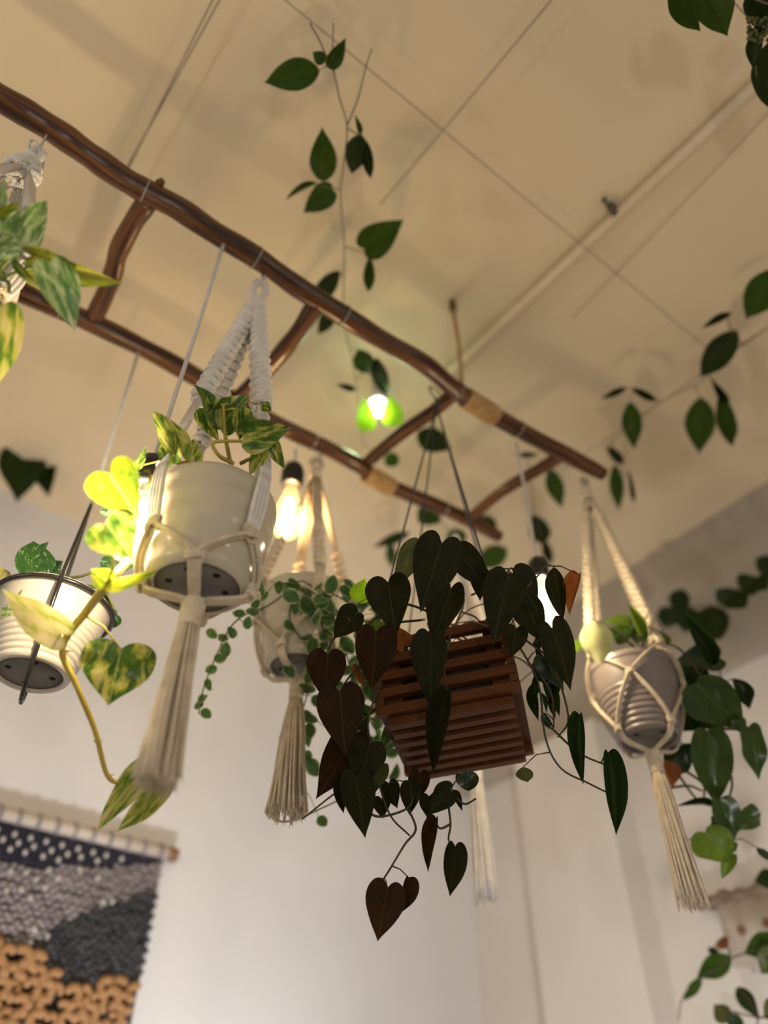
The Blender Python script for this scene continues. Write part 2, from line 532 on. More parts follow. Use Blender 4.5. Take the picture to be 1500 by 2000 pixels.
def structure(name, bm, m, parent=None):
    o = finish(name, bm, m, parent, smooth=False)
    if parent is None:
        o['kind'] = 'structure'
    return o


ZC = CZ + H_CEIL
corner = AX_A * D_RIGHT + AX_N * D_LEFT
# ceiling slab
bm = bmesh.new()
c = AX_A * (D_RIGHT - 2.6) + AX_N * (D_LEFT - 2.6)
box(bm, Vector((c.x, c.y, ZC + 0.05)), AX_A, AX_N, UP, 5.4, 5.4, 0.10)
structure('ceiling', bm, M['ceiling'])
# left wall (behind the wall hanging) and right wall
bm = bmesh.new()
c = AX_A * (D_RIGHT - 2.6) + AX_N * (D_LEFT + 0.06)
box(bm, Vector((c.x, c.y, ZC / 2)), AX_A, AX_N, UP, 5.4, 0.12, ZC)
structure('wall_left', bm, M['wall_left'])
bm = bmesh.new()
c = AX_A * (D_RIGHT + 0.06) + AX_N * (D_LEFT - 2.6)
box(bm, Vector((c.x, c.y, ZC / 2)), AX_A, AX_N, UP, 0.12, 5.2, ZC)
structure('wall_right', bm, M['wall_right'])
# floor
bm = bmesh.new()
c = AX_A * (D_RIGHT - 2.6) + AX_N * (D_LEFT - 2.6)
box(bm, Vector((c.x, c.y, -0.05)), AX_A, AX_N, UP, 5.2, 5.2, 0.10)
structure('floor', bm, mat_noise('pale_floor', (0.50, 0.46, 0.42), (0.60, 0.56, 0.52), 3, 0.6, coord='Object'))
# beam along the top of the right wall
ZB = CZ + 1.09
bm = bmesh.new()
c = AX_A * (D_RIGHT - 0.02) + AX_N * (D_LEFT - 2.6)
box(bm, Vector((c.x, c.y, (ZC + ZB) / 2)), AX_A, AX_N, UP, 0.04, 5.19, ZC - ZB - 0.001)
structure('trim_1', bm, M['beam'])
# pilaster on the right wall
bm = bmesh.new()
n0 = 1.235
c = AX_A * (D_RIGHT - 0.0505) + AX_N * (n0 + 0.16)
box(bm, Vector((c.x, c.y, ZB / 2 - 0.001)), AX_A, AX_N, UP, 0.10, 0.32, ZB - 0.003)
structure('trim_2', bm, M['wall_right'])

# ------------------------------------------------------------------ ladder
RAIL1 = [(-70, 150), (0, 192), (60, 226), (120, 264), (175, 303), (235, 345), (290, 377), (350, 408), (420, 455), (500, 503), (580, 560), (650, 603), (740, 660), (830, 712), (880, 754), (930, 790), (1000, 832), (1090, 880), (1178, 926)]
RAIL2 = [(28, 563), (80, 588), (120, 604), (200, 640), (300, 690), (400, 746), (470, 790), (560, 838), (640, 876), (700, 908), (740, 938), (800, 966), (860, 990), (920, 1018), (975, 1048)]


def zl(pts, z=H_LADDER):
    return [P(u, v, z=z) for u, v in pts]


ladder = thing('wooden_ladder', 'dark lacquered branch ladder hung flat under the ceiling', 'ladder', P(550, 540, z=H_LADDER))


def branch(bm, pts, r0, r1, knob=0.06, n=5):
    sp = smooth_path(pts, n)
    rr = []
    for i in range(len(sp)):
        k = i / (len(sp) - 1)
        r = r0 + (r1 - r0) * k
        rr.append(r * (1 + knob * math.sin(i * 0.9) * R.uniform(0.3, 1.0)))
    rr[0] *= 0.9
    rr[-1] *= 0.85
    tube(bm, sp, rr, 16)


bm = bmesh.new()
branch(bm, zl(RAIL1), 0.0205, 0.0172)
finish('rail', bm, M['ladder'], ladder)
bm = bmesh.new()
branch(bm, zl(RAIL2), 0.0190, 0.0160)
finish('rail', bm, M['ladder'], ladder)
for pts, r in (([(293, 388), (262, 432), (232, 490), (222, 530), (205, 575), (183, 622)], 0.0165),
               ([(618, 590), (585, 645), (545, 695), (500, 745), (462, 780)], 0.0165),
               ([(893, 762), (850, 800), (780, 850), (718, 902)], 0.0145),
               ([(1100, 888), (1050, 918), (980, 960), (918, 1012)], 0.0135)):
    bm = bmesh.new()
    branch(bm, zl(pts, H_LADDER - 0.003), r, r * 0.95, 0.05)
    finish('rung', bm, M['ladder'], ladder)
# short sawn-off twig on the near rail
bm = bmesh.new()
tube(bm, [P(305, 372, z=H_LADDER + 0.008), P(313, 356, z=H_LADDER + 0.012), P(318, 352, z=H_LADDER + 0.012)], [0.009, 0.007, 0.005], 8)
finish('knot_stub', bm, M['ladder'], ladder)


def rail_point(rail, u, z=H_LADDER):
    sp = smooth_path(zl(rail, z), 8)
    best = min(range(1, len(sp) - 1), key=lambda i: abs(P_proj(sp[i])[0] - u))
    return sp[best], (sp[best + 1] - sp[best - 1]).normalized()


def P_proj(p):
    q = p - CAM
    d = q.y * CP + q.z * SP
    up = -q.y * SP + q.z * CP
    return 750 + FPX * q.x / d, 1000 - FPX * up / d


def wrap_coil(bm, p, d, half, r, turns, wr, seg=14):
    nx = d.cross(UP).normalized()
    ny = nx.cross(d)
    pts = []
    n = turns * seg
    for i in range(n + 1):
        a = 2 * math.pi * i / seg
        pts.append(p + d * (-half + 2 * half * i / n) + (nx * math.cos(a) + ny * math.sin(a)) * r)
    tube(bm, pts, wr, 5)


for rail, u, half in ((RAIL1, 935, 0.040), (RAIL2, 739, 0.036)):
    p, d = rail_point(rail, u)
    bm = bmesh.new()
    wrap_coil(bm, p, d, half, 0.0196, 16, 0.0026)
    tw = finish('twine_wrap', bm, M['twine'], ladder)
    tw['label'] = 'pale jute twine wrapping'
for rail, us in ((RAIL1, (281, 497, 671, 893, 1008)), (RAIL2, (124, 610, 868))):
    for u in us:
        p, d = rail_point(rail, u)
        bm = bmesh.new()
        wrap_coil(bm, p, d, 0.001, 0.0206 if rail is RAIL1 else 0.0196, 1, 0.0011, 20)
        o = finish('wire_ring', bm, M['metal'], ladder)
        o['label'] = 'thin silver wire ring'

# twine rope that holds the ladder to the ceiling
p, d = rail_point(RAIL1, 905)
top = Vector((p.x, p.y + 0.0, ZC))
rope = thing('twine_rope', 'jute twine rope rising from the wrapped end of the ladder to the ceiling', 'rope', top)
bm = bmesh.new()
tube(bm, [p + UP * 0.018, p.lerp(top, 0.5) + Vector((0.004, 0, 0)), top - UP * 0.02], 0.0045, 8)
finish('rope', bm, M['twine'], rope)
bm = bmesh.new()
tube(bm, [top - UP * 0.032, top], [0.009, 0.007], 10)
finish('ceiling_anchor', bm, M['ladder'], rope)

# ------------------------------------------------------------------ ceiling strings and conduit
STR = [((430, -30), (250, 330), 1.512, 'twin ceiling string crossing above the left end of the ladder'),
       ((545, -10), (1400, 695), 1.50, 'long thin string running from the hanging vine towards the right wall'),
       ((1085, -10), (742, 400), 1.512, 'thin string crossing the ceiling above the ladder middle'),
       ((1530, 190), (1120, 620), 1.525, 'thin string alongside the cream conduit'),
       ((1540, 612), (1100, 915), 1.42, 'string carrying the dark leafy vine at right'),
       ((1420, -10), (1475, 50), 1.40, 'short string running into the flower cluster at top right')]
for (a, b, z, lab) in STR:
    bm = bmesh.new()
    r = 0.0011
    pa, pb = P(*a, z=z), P(*b, z=z)
    tube(bm, [pa, pa.lerp(pb, 0.5) - UP * 0.003, pb], r, 6)
    if 'twin' in lab:
        off = Vector((0.010, 0.004, 0.0))
        tube(bm, [pa + off, pb - off * 0.3], r, 6)
    tag(finish('ceiling_string', bm, M['string']), lab, 'string')

pa, pb = P(1530, 118, z=1.522), P(862, 742, z=1.522)
con = thing('ceiling_conduit', 'cream painted conduit running across the ceiling to the right', 'pipe', pa)
bm = bmesh.new()
tube(bm, [pa, pa.lerp(pb, 0.33), pa.lerp(pb, 0.66), pb], 0.0115, 12)
finish('pipe', bm, M['conduit'], con)
for u, v in ((1196, 408),):
    k = P(u, v, z=1.522)
    d = (pb - pa).normalized()
    bm = bmesh.new()
    wrap_coil(bm, k, d, 0.006, 0.0125, 3, 0.0022)
    s = d.cross(UP)
    for sg in (-1, 1):
        blob(bm, k + s * 0.024 * sg + UP * 0.006, 0.007, 1)
        tube(bm, [k + s * 0.012 * sg, k + s * 0.024 * sg + UP * 0.006], 0.0025, 6)
    finish('clamp', bm, M['clip'], con)

# ------------------------------------------------------------------ leaves
OUT = {
    'heart': [(0, 0), (-.09, .07), (-.15, .19), (-.12, .34), (.0, .46), (.17, .50), (.36, .46), (.56, .345), (.74, .205), (.89, .075), (1, 0)],
    'broad': [(0, 0), (-.05, .10), (-.07, .24), (-.01, .38), (.12, .48), (.28, .50), (.46, .44), (.63, .33), (.79, .19), (.91, .075), (1, 0)],
    'ovate': [(0, 0), (.01, .08), (.05, .20), (.13, .34), (.25, .45), (.39, .50), (.54, .46), (.69, .345), (.82, .20), (.92, .075), (1, 0)],
    'lance': [(0, 0), (.02, .10), (.08, .25), (.18, .40), (.31, .49), (.45, .50), (.59, .42), (.72, .29), (.84, .16), (.93, .06), (1, 0)],
    'round': [(0, 0), (.02, .16), (.10, .33), (.23, .45), (.39, .50), (.55, .49), (.70, .42), (.82, .31), (.92, .18), (.98, .07), (1, 0)],
}
MIDS = [0, .04, .10, .18, .27, .37, .48, .60, .74, .88, 1.0]


def refine(pts):
    e = [(2 * pts[0][0] - pts[1][0], -pts[1][1])] + list(pts) + [(2 * pts[-1][0] - pts[-2][0], -pts[-2][1])]
    out = []
    for i in range(1, len(e) - 2):
        for t in (0, 0.5):
            out.append(tuple(0.5 * (2 * b + (c - a) * t + (2 * a - 5 * b + 4 * c - d) * t * t + (3 * b - a - 3 * c + d) * t ** 3) for a, b, c, d in zip(*e[i - 1:i + 3])))
    out.append(pts[-1])
    return out


for key_ in list(OUT):
    OUT[key_] = refine(OUT[key_])
MIDS = [m for a, b in zip(MIDS, MIDS[1:]) for m in (a, (a + b) / 2)] + [1.0]
TEMPL = {'flat': (0.10, 0.10, 0.02), 'curl': (0.16, 0.34, 0.03), 'fold': (0.75, 0.18, 0.02), 'cup': (0.38, 0.16, 0.05), 'wavy': (0.14, 0.2, 0.10)}
_leafmesh = {}


def leaf_mesh(shape, form, mat):
    key = (shape, form, mat)
    if key in _leafmesh:
        return _leafmesh[key]
    fold, curl, wave = TEMPL[form]
    bm = bmesh.new()
    uvl = bm.loops.layers.uv.new('UVMap')
    rim = bm.loops.layers.uv.new('rim')
    dat = {}

    def vert(x, y, e):
        sx = max(x, 0.0)
        z = fold * abs(y) - curl * sx * sx * 0.9 - 0.25 * curl * (abs(y) * 2) ** 2 * 0.5
        z += wave * math.sin(x * 9 + (3 if y > 0 else 0)) * abs(y) * 2
        yy = y / math.sqrt(1 + fold * fold)
        v = bm.verts.new((x, yy, z))
        dat[v] = (x, y, e)
        return v
    o = OUT[shape]
    rows = []
    for k in range(len(o)):
        m = MIDS[k]
        ex, ey = o[k]
        mid = vert(m, 0, 0 if 0 < k < len(o) - 1 else 1)
        if k == 0 or k == len(o) - 1:
            rows.append([mid])
            continue
        row = []
        for j in (-1.0, -0.55, 0, 0.55, 1.0):
            if j == 0:
                row.append(mid)
            else:
                row.append(vert(m + (ex - m) * abs(j), ey * j, abs(j)))
        rows.append(row)
    for a, b in zip(rows, rows[1:]):
        if len(a) == 1 and len(b) > 1:
            for j in range(4):
                bm.faces.new((a[0], b[j + 1], b[j]))
        elif len(b) == 1:
            for j in range(4):
                bm.faces.new((a[j], a[j + 1], b[0]))
        else:
            for j in range(4):
                bm.faces.new((a[j], a[j + 1], b[j + 1], b[j]))
    for f in bm.faces:
        f.smooth = True
        for lp in f.loops:
            x, y, e = dat[lp.vert]
            lp[uvl].uv = (x, y)
            lp[rim].uv = (e, 0)
    me = bpy.data.meshes.new('leaf')
    bm.to_mesh(me)
    bm.free()
    me.materials.append(M[mat])
    _leafmesh[key] = me
    return me


def put_leaf(root, base, tip, width, mat, shape='heart', form='flat', tw=0.0, name='leaf', label=None):
    """one leaf object; base is where its stalk joins, tip its point, tw rolls it about its midrib"""
    x = tip - base
    L = x.length
    x.normalize()
    view = (CAM - (base + tip) * 0.5).normalized()
    nrm = view - x * view.dot(x)
    if nrm.length < 1e-4:
        nrm = x.orthogonal()
    nrm.normalize()
    nrm = Matrix.Rotation(math.radians(tw), 3, x) @ nrm
    yv = nrm.cross(x)
    m = Matrix.Identity(4)
    for i, (d, s) in enumerate(((x, L), (yv, width), (nrm, (L + width) * 0.5))):
        for r in range(3):
            m[r][i] = d[r] * s
    m.translation = base
    o = bpy.data.objects.new(name, leaf_mesh(shape, form, mat))
    COL.objects.link(o)
    o.parent = root
    o.matrix_parent_inverse = parent_inverse(root)
    o.matrix_basis = m
    if label:
        o['label'] = label
    return o


def leaves(root, specs, place, stems=None, petiole=None):
    """specs: (u0, v0, u1, v1, width px, material, shape, form, roll, depth shift of base, of tip)"""
    samples = []
    if stems:
        for s in stems:
            samples += s
    for s in specs:
        u0, v0, u1, v1, wpx, mat = s[:6]
        shape = s[6] if len(s) > 6 else 'heart'
        form = s[7] if len(s) > 7 else 'flat'
        tw = s[8] if len(s) > 8 else R.uniform(-18, 18)
        d0 = s[9] if len(s) > 9 else 0.0
        d1 = s[10] if len(s) > 10 else d0
        lab = s[11] if len(s) > 11 else None
        b = place(u0, v0, d0)
        t = place(u1, v1, d1)
        dep = (b - CAM).length * 0.985
        width = wpx / FPX * dep
        put_leaf(root, b, t, width, mat, shape, form, tw, label=lab)
        if petiole is not None and samples:
            q = min(samples, key=lambda p: (p - b).length)
            dist = (q - b).length
            if 0.004 < dist < 0.11:
                mid = q.lerp(b, 0.5) + UP * 0.12 * dist
                petiole.append([q, mid, b])


def by_t(t):
    return lambda u, v, d=0.0: P(u, v, t=t + d)


def stem_obj(root, paths, mat, rad, name='stem', seg=6):
    bm = bmesh.new()
    for p, r in paths:
        tube(bm, p, [r * (1 - 0.35 * i / (len(p) - 1)) for i in range(len(p))] if len(p) > 1 else r, seg)
    o = finish(name, bm, M[mat], root)
    if name == 'leaf_stalk' and len(paths) > 1:
        o['kind'] = 'stuff'
    return o


def px_path(pts, place, n=5):
    return smooth_path([place(*p) for p in pts], n)


# ------------------------------------------------------------------ pots
def pot_profile(kind, r0, r1, h):
    """outer wall from the base edge up, then rim and inside"""
    pr = []
    n = 40 if kind == 'cream' else 104
    for i in range(n + 1):
        k = i / n
        z = h * k
        if kind == 'cream':
            r = r0 + (r1 - r0) * (1 - (1 - k) ** 1.9) + 0.0009 * math.sin(k * 2 * math.pi * 4.5)
            if k < 0.05:
                r -= 0.005 * (1 - k / 0.05)
        else:
            r = r0 + (r1 - r0) * (1 - (1 - k) ** 1.35)
            if k < 0.62:
                r += 0.0023 * abs(math.sin(k / 0.62 * math.pi * 8)) - 0.0014
            if k > 0.93:
                r += 0.003
        pr.append((r, z))
    return pr


def pot_r(kind, r0, r1, h, z):
    k = min(max(z / h, 0), 1)
    e = 1.9 if kind == 'cream' else 1.35
    return r0 + (r1 - r0) * (1 - (1 - k) ** e)


def make_pot(root, kind, mat, r0, r1, h, c, holes=5, base_mat='pot_base'):
    pr = pot_profile(kind, r0, r1, h)
    bm = bmesh.new()
    full = [(r0 * 0.86, 0.0045), (r0 - 0.006, 0.0)] + pr + [(r1 - 0.001, h + 0.002), (r1 - 0.004, h + 0.001)] + [(r - 0.005, z) for r, z in reversed(pr[4:-2:len(pr) // 8])] + [(0, pr[4][1])]
    lathe(bm, full, c, 56)
    pot = finish('pot', bm, M[mat], root)
    bm = bmesh.new()
    lathe(bm, [(0, 0.0035), (r0 * 0.875, 0.0035), (r0 * 0.875, 0.0055), (0, 0.0055)], c, 40)
    finish('pot_base', bm, M[base_mat], pot)
    for k in range(holes):
        a = 2 * math.pi * (k + 0.35) / holes
        bm = bmesh.new()
        q = Vector(c) + Vector((math.cos(a), math.sin(a), 0)) * r0 * 0.58
        lathe(bm, [(0, 0.0028), (0.0036, 0.0028), (0.0045, 0.004), (0, 0.0045)], q, 12)
        finish('drain_hole', bm, M['hole'], pot)
    bm = bmesh.new()
    rs = r1 - 0.006
    lathe(bm, [(0, h - 0.008), (rs * 0.5, h - 0.007), (rs, h - 0.012), (rs, h - 0.016), (0, h - 0.016)], c, 28)
    finish('soil', bm, M['soil'], root)


# ------------------------------------------------------------------ macrame hangers
def braid(bm, a, b, A=0.0095, r=0.0038, side=None):
    """square-knot sinnet: two core cords with knotted loops crossing over them, front and back"""
    d = b - a
    L = d.length
    d.normalize()
    s = side or d.cross(Vector((0, -1, 0.2)))
    s = (s - d * s.dot(d)).normalized()
    q = d.cross(s)
    for o in (-0.5, 0.5):
        tube(bm, [a + s * o * r * 1.6, a.lerp(b, 0.5) + s * o * r * 1.6, b + s * o * r * 1.6], r * 0.9, 6)
    step = r * 2.05
    n = max(3, int(L / step))
    for i in range(n):
        z = (i + 0.5) * L / n
        fl = 1 if i % 2 else -1
        for f in (-1, 1):
            pts = []
            for t in (-1.0, -0.86, -0.4, 0.0, 0.4, 0.86, 1.0):
                bulge = (1 - t * t) ** 0.5 if abs(t) < 1 else 0
                pts.append(a + d * (z + t * fl * f * r * 0.75) + s * (t * A) + q * f * (bulge * r * 1.9))
            tube(bm, pts, [r * 0.75, r * 0.95, r, r * 1.02, r, r * 0.95, r * 0.75], 6)
        blob(bm, a + d * z + s * A * fl * 1.04, r * 1.05, 1)


def hanger(name, label, x, y, z_top, z_neck, mat, theta0, n, nodes, gather_z, wrap_h, tas_z, tas_r, strap=(0.0, 0.75), strap_A=0.0095, strap_r=0.0038, cord_r=0.0028, tas_top=0.011, strands=46, group=None, rim=None, lop=0.011, seed=1):
    """nodes: list of (z, radius, angle offset in half steps); cords run strap end -> nodes -> gather"""
    rr = random.Random(seed)
    root = thing(name, label, 'plant hanger', (x, y, gather_z), group)
    C = Vector((x, y, 0))
    # loop on the hook
    bm = bmesh.new()
    pts = []
    hl = z_top - z_neck
    for i in range(17):
        a = -math.pi * 0.5 + 2 * math.pi * i / 16
        wv = lop * (1.0 if math.sin(a) > -0.2 else 0.7)
        pts.append(C + Vector((wv * math.cos(a), 0.002 * math.cos(a), z_neck + hl * (0.5 + 0.5 * math.sin(a)))))
    tube(bm, pts, 0.0062 if lop > 0.008 else 0.004, 8)
    finish('loop', bm, M[mat], root)
    bm = bmesh.new()
    m = 7
    pr = [(0.004, z_neck + 0.008)]
    for i in range(m * 2 + 1):
        pr.append((0.011 + (0.0012 if i % 2 else 0.0), z_neck + 0.006 - i * 0.0018))
    pr.append((0.004, pr[-1][1] - 0.001))
    lathe(bm, pr, C, 18)
    finish('wrap_knot', bm, M[mat], root)

    def node(j, i):
        z, r, off = nodes[j]
        a = math.radians(theta0 + 360.0 / n * (i + off * 0.5))
        return C + Vector((r * math.sin(a), -r * math.cos(a), z))

    zb = z_neck - 0.018
    for i in range(n):
        e = node(0, i)
        e_low = None
        if rim:
            e_low = e
            dr = Vector((e.x - x, e.y - y, 0)).normalized()
            e = C + dr * (rim[1](rim[0]) + 0.002) + UP * (rim[0] + 0.004)
        a0 = C + Vector((0, 0, zb)) + (e - C).normalized() * 0.0
        dirn = Vector((e.x - x, e.y - y, 0)).normalized()
        s0 = a0 + dirn * 0.006
        f0 = s0.lerp(e, strap[0])
        f1 = s0.lerp(e, strap[1])
        tang = Vector((0, 0, 1)).cross(dirn)
        if strap[1] > strap[0]:
            bm = bmesh.new()
            braid(bm, f0, f1, strap_A, strap_r, Vector((1, 0, 0)))
            finish('knotted_strap', bm, M[mat], root)
        for aa, bb in ((s0, f0), (f1, e)):
            if (aa - bb).length > 0.004:
                bm = bmesh.new()
                for o in (-1.5, -0.5, 0.5, 1.5):
                    tube(bm, [aa + tang * o * cord_r * 1.5, aa.lerp(bb, 0.5) + tang * o * cord_r * 1.9, bb + tang * o * cord_r * 1.3], cord_r, 6)
                if e_low and bb is e:
                    for o in (-1.5, -0.5, 0.5, 1.5):
                        path = []
                        for k in range(7):
                            z = e.z + (e_low.z - e.z) * k / 6
                            path.append(C + dirn * (rim[1](z) + 0.001) + UP * z + tang * o * cord_r * (1.3 + 0.5 * math.sin(k / 6 * math.pi)))
                        tube(bm, path, cord_r, 6)
                finish('strap_cord', bm, M[mat], root)
    return root, node, C


def net_path(node_a, node_b, C, rfun, steps=8):
    a = node_a - C
    b = node_b - C
    ta, tb = math.atan2(a.x, -a.y), math.atan2(b.x, -b.y)
    while tb - ta > math.pi:
        tb -= 2 * math.pi
    while tb - ta < -math.pi:
        tb += 2 * math.pi
    pts = []
    ra, rb = math.hypot(a.x, a.y), math.hypot(b.x, b.y)
    for i in range(steps + 1):
        k = i / steps
        th = ta + (tb - ta) * k
        z = a.z + (b.z - a.z) * k
        r = rfun(z) if 0 < i < steps else (ra if i == 0 else rb)
        pts.append(C + Vector((r * math.sin(th), -r * math.cos(th), z)))
    return pts


def net(root, node, C, n, nlev, rfun, mat, r, gather, zbot, rbot, knots=True):
    """cords from level to level around the pot and in under it to the gather"""
    for j in range(nlev - 1):
        for i in range(n):
            tgt = [(i, 1), (i - 1, 1)] if OFFS[j + 1] > OFFS[j] else [(i, 1), (i + 1, 1)]
            for ii, _ in tgt:
                pts = net_path(node(j, i), node(j + 1, ii), C, rfun)
                bm = bmesh.new()
                side = Vector((0, 0, 1)).cross((pts[-1] - pts[0]).normalized())
                side = (pts[-1] - pts[0]).normalized().cross((pts[4] - C).normalized())
                side.normalize()
                for o in (-1, 1):
                    tube(bm, [p + side * o * r for p in pts], r, 6)
                finish('net_cord', bm, M[mat], root)
    for i in range(n):
        p = node(nlev - 1, i)
        d = Vector((p.x - C.x, p.y - C.y, 0)).normalized()
        bm = bmesh.new()
        side = Vector((0, 0, 1)).cross(d)
        under = C + d * rbot + UP * zbot
        for o in (-1.5, -0.5, 0.5, 1.5):
            tube(bm, smooth_path([p + side * o * r, under + side * o * r, gather + d * 0.008 + side * o * r * 0.8 + UP * 0.004, gather + d * 0.006 + side * o * r * 0.5 - UP * 0.008], 4), r, 6)
        finish('net_cord', bm, M[mat], root)
    if knots:
        for j in range(nlev):
            for i in range(n):
                p = node(j, i)
                d = Vector((p.x - C.x, p.y - C.y, 0)).normalized()
                s = UP.cross(d)
                bm = bmesh.new()
                k = r / 0.0028
                for t in range(3):
                    pts = []
                    for q in range(11):
                        a = 2 * math.pi * q / 10
                        pts.append(p + s * math.cos(a) * 0.0085 * k + d * math.sin(a) * 0.0045 * k + UP * ((t - 1) * 0.0042 * k + 0.002 * math.sin(a * 2 + t) * k))
                    tube(bm, pts, r * 0.95, 6, caps=False)
                finish('knot', bm, M[mat], root)


def tassel(root, g, wrap_h, z_end, r_end, mat, strands, r_top, seed=1, lean=(0, 0), r=0.0019):
    rr = random.Random(seed)
    bm = bmesh.new()
    turns = max(6, int(wrap_h / 0.0034))
    pr = [(0.003, 0.004)]
    for i in range(turns * 2 + 1):
        pr.append((r_top * (1.0 - 0.12 * i / turns / 2) + (0.0013 if i % 2 else 0), -wrap_h * i / (turns * 2)))
    pr.append((0.003, -wrap_h - 0.001))
    lathe(bm, pr, g, 20)
    finish('gather_wrap', bm, M[mat], root)
    bm = bmesh.new()
    top = g - UP * (wrap_h - 0.002)
    L = top.z - z_end
    for i in range(strands):
        a = rr.uniform(0, 2 * math.pi)
        q = math.sqrt(rr.uniform(0, 1))
        ll = L * rr.uniform(0.93, 1.02)
        pts = []
        ph = rr.uniform(0, 6)
        for k in range(9):
            t = k / 8
            rad = (r_top * 0.8 + (r_end - r_top * 0.8) * t ** 0.8) * q
            rad *= 1 + 0.06 * math.sin(t * 7 + ph)
            pts.append(top + Vector((math.cos(a + 0.25 * t) * rad + lean[0] * t, math.sin(a + 0.25 * t) * rad + lean[1] * t, -ll * t)))
        tube(bm, pts, [r] * 7 + [r * 0.9, r * 1.15], 5)
        e, e0 = pts[-1], pts[-2]
        for _ in range(3):
            tube(bm, [e0.lerp(e, 0.6), e + Vector((rr.uniform(-1, 1), rr.uniform(-1, 1), rr.uniform(-2.2, -0.4))) * r * 1.6], [r * 0.45, r * 0.2], 4)
    finish('tassel', bm, M[mat], root)


def s_hook(x, y, z_rail_bottom, z_loop, label, rot=0.0):
    """steel S hook between the rail and a hanger loop"""
    pts = []
    c = Vector((x, y, 0))
    zt = z_rail_bottom + 0.016
    d = Vector((math.cos(rot), math.sin(rot), 0))
    pts = [c + d * 0.0 + UP * zt, c + UP * (z_rail_bottom), c + d * 0.006 + UP * (z_rail_bottom - 0.012)]
    zz = z_loop
    for i in range(9):
        a = math.pi * 0.9 - math.pi * 1.5 * i / 8
        pts.append(c + d * (0.001 + 0.009 * math.cos(a) * -1) + UP * (zz + 0.010 - 0.010 * math.sin(a) * -1 - 0.0))
    bm = bmesh.new()
    tube(bm, smooth_path(pts, 3), 0.0016, 6)
    return tag(finish('steel_hook', bm, M['metal']), label, 'hook')


ZR = CZ + H_LADDER - 0.018       # underside of the rails
OFFS = []

# ---- hanger and pot in front
X1, Y1 = P(510, 530, z=H_LADDER).x + 0.004, 0.675
zb1, h1, r01, r11 = CZ + 0.517, 0.125, 0.054, 0.0755
rf1 = lambda z: pot_r('cream', r01, r11, h1, z - zb1) + 0.0068
g1 = CZ + 0.497
OFFS = [0, 1]
nodes1 = [(CZ + 0.560, rf1(CZ + 0.560) + 0.002, 0), (CZ + 0.519, r01 + 0.0045, 1)]
root, node, C = hanger('macrame_hanger', 'white macrame hanger with long fringe tassel around the large cream pot in front', X1, Y1, CZ + 1.165, CZ + 1.095, 'cotton', -36, 4, nodes1, g1, 0.03, CZ + 0.3, 0.02, (0.0, 0.66), 0.0105, 0.0046, 0.0030, seed=3, rim=(zb1 + h1, rf1))
net(root, node, C, 4, 2, rf1, 'cotton_warm', 0.0030, Vector((X1, Y1, g1)), CZ + 0.5085, 0.050)
tassel(root, Vector((X1, Y1, g1 + 0.004)), 0.034, CZ + 0.297, 0.020, 'cotton_warm', 80, 0.0125, 5)
s_hook(X1, Y1 - 0.0, ZR, CZ + 1.148, 'steel hook on the near rail holding the large front macrame hanger')

plant1 = thing('potted_pothos', 'variegated pothos in the large cream glazed pot, its vine trailing left', 'potted plant', (X1, Y1, zb1))
make_pot(plant1, 'cream', 'pot_cream', r01, r11, h1, (X1, Y1, zb1), 6)
T1 = by_t(0.905)
sv = by_t(0.84)
vine_px = [(300, 930, 0.06), (262, 1070, 0.03), (212, 1138, -0.02), (172, 1190, 0.0), (122, 1265, 0.0), (150, 1340, 0.0), (185, 1425, 0.0), (210, 1515, 0.0), (245, 1530, 0.0), (292, 1542, 0.0)]
vp = px_path(vine_px, sv, 6)
crown = [px_path([(455, 905, .02), (428, 890, 0), (415, 868, 0), (430, 862, 0), (490, 862, 0)], T1),
         px_path([(450, 905, .02), (440, 850, 0.0), (436, 790, 0.0)], T1),
         px_path([(470, 905, .03), (520, 880, .01)], T1),
         px_path([(400, 930, .02), (375, 905, 0.0), (345, 905, -0.01)], T1)]
pet = []
leaves(plant1, [
    (415, 838, 384, 742, 62, 'pothos_green', 'broad', 'fold', 35, 0, .02),
    (430, 832, 482, 768, 78, 'pothos_green', 'broad', 'cup', -20, 0.01, 0),
    (405, 800, 424, 862, 52, 'pothos_green', 'broad', 'fold', 25, 0.02, 0.01),
    (470, 800, 470, 862, 52, 'pothos_green', 'broad', 'fold', -15, -0.01, 0),
    (476, 852, 566, 838, 76, 'pothos_green', 'broad', 'cup', 10, -0.01, -.02),
    (535, 860, 555, 918, 40, 'pothos_green', 'broad', 'fold', 20, 0, 0),
    (512, 880, 486, 930, 40, 'pothos', 'broad', 'fold', 0, 0.0, 0.0),
    (350, 885, 300, 795, 60, 'pothos', 'broad', 'cup', 25, -.01, 0),
    (340, 905, 330, 838, 56, 'pothos_green', 'broad', 'cup', -30, -.02, 0),
    (370, 900, 382, 855, 46, 'pothos', 'broad', 'cup', 20, -.01, 0),
    (264, 912, 286, 872, 22, 'pothos_green', 'broad', 'fold', 20, 0.0, 0),
    (515, 790, 530, 805, 22, 'pothos_green', 'broad', 'flat', 20, 0.03, 0.03)], T1, crown, pet)
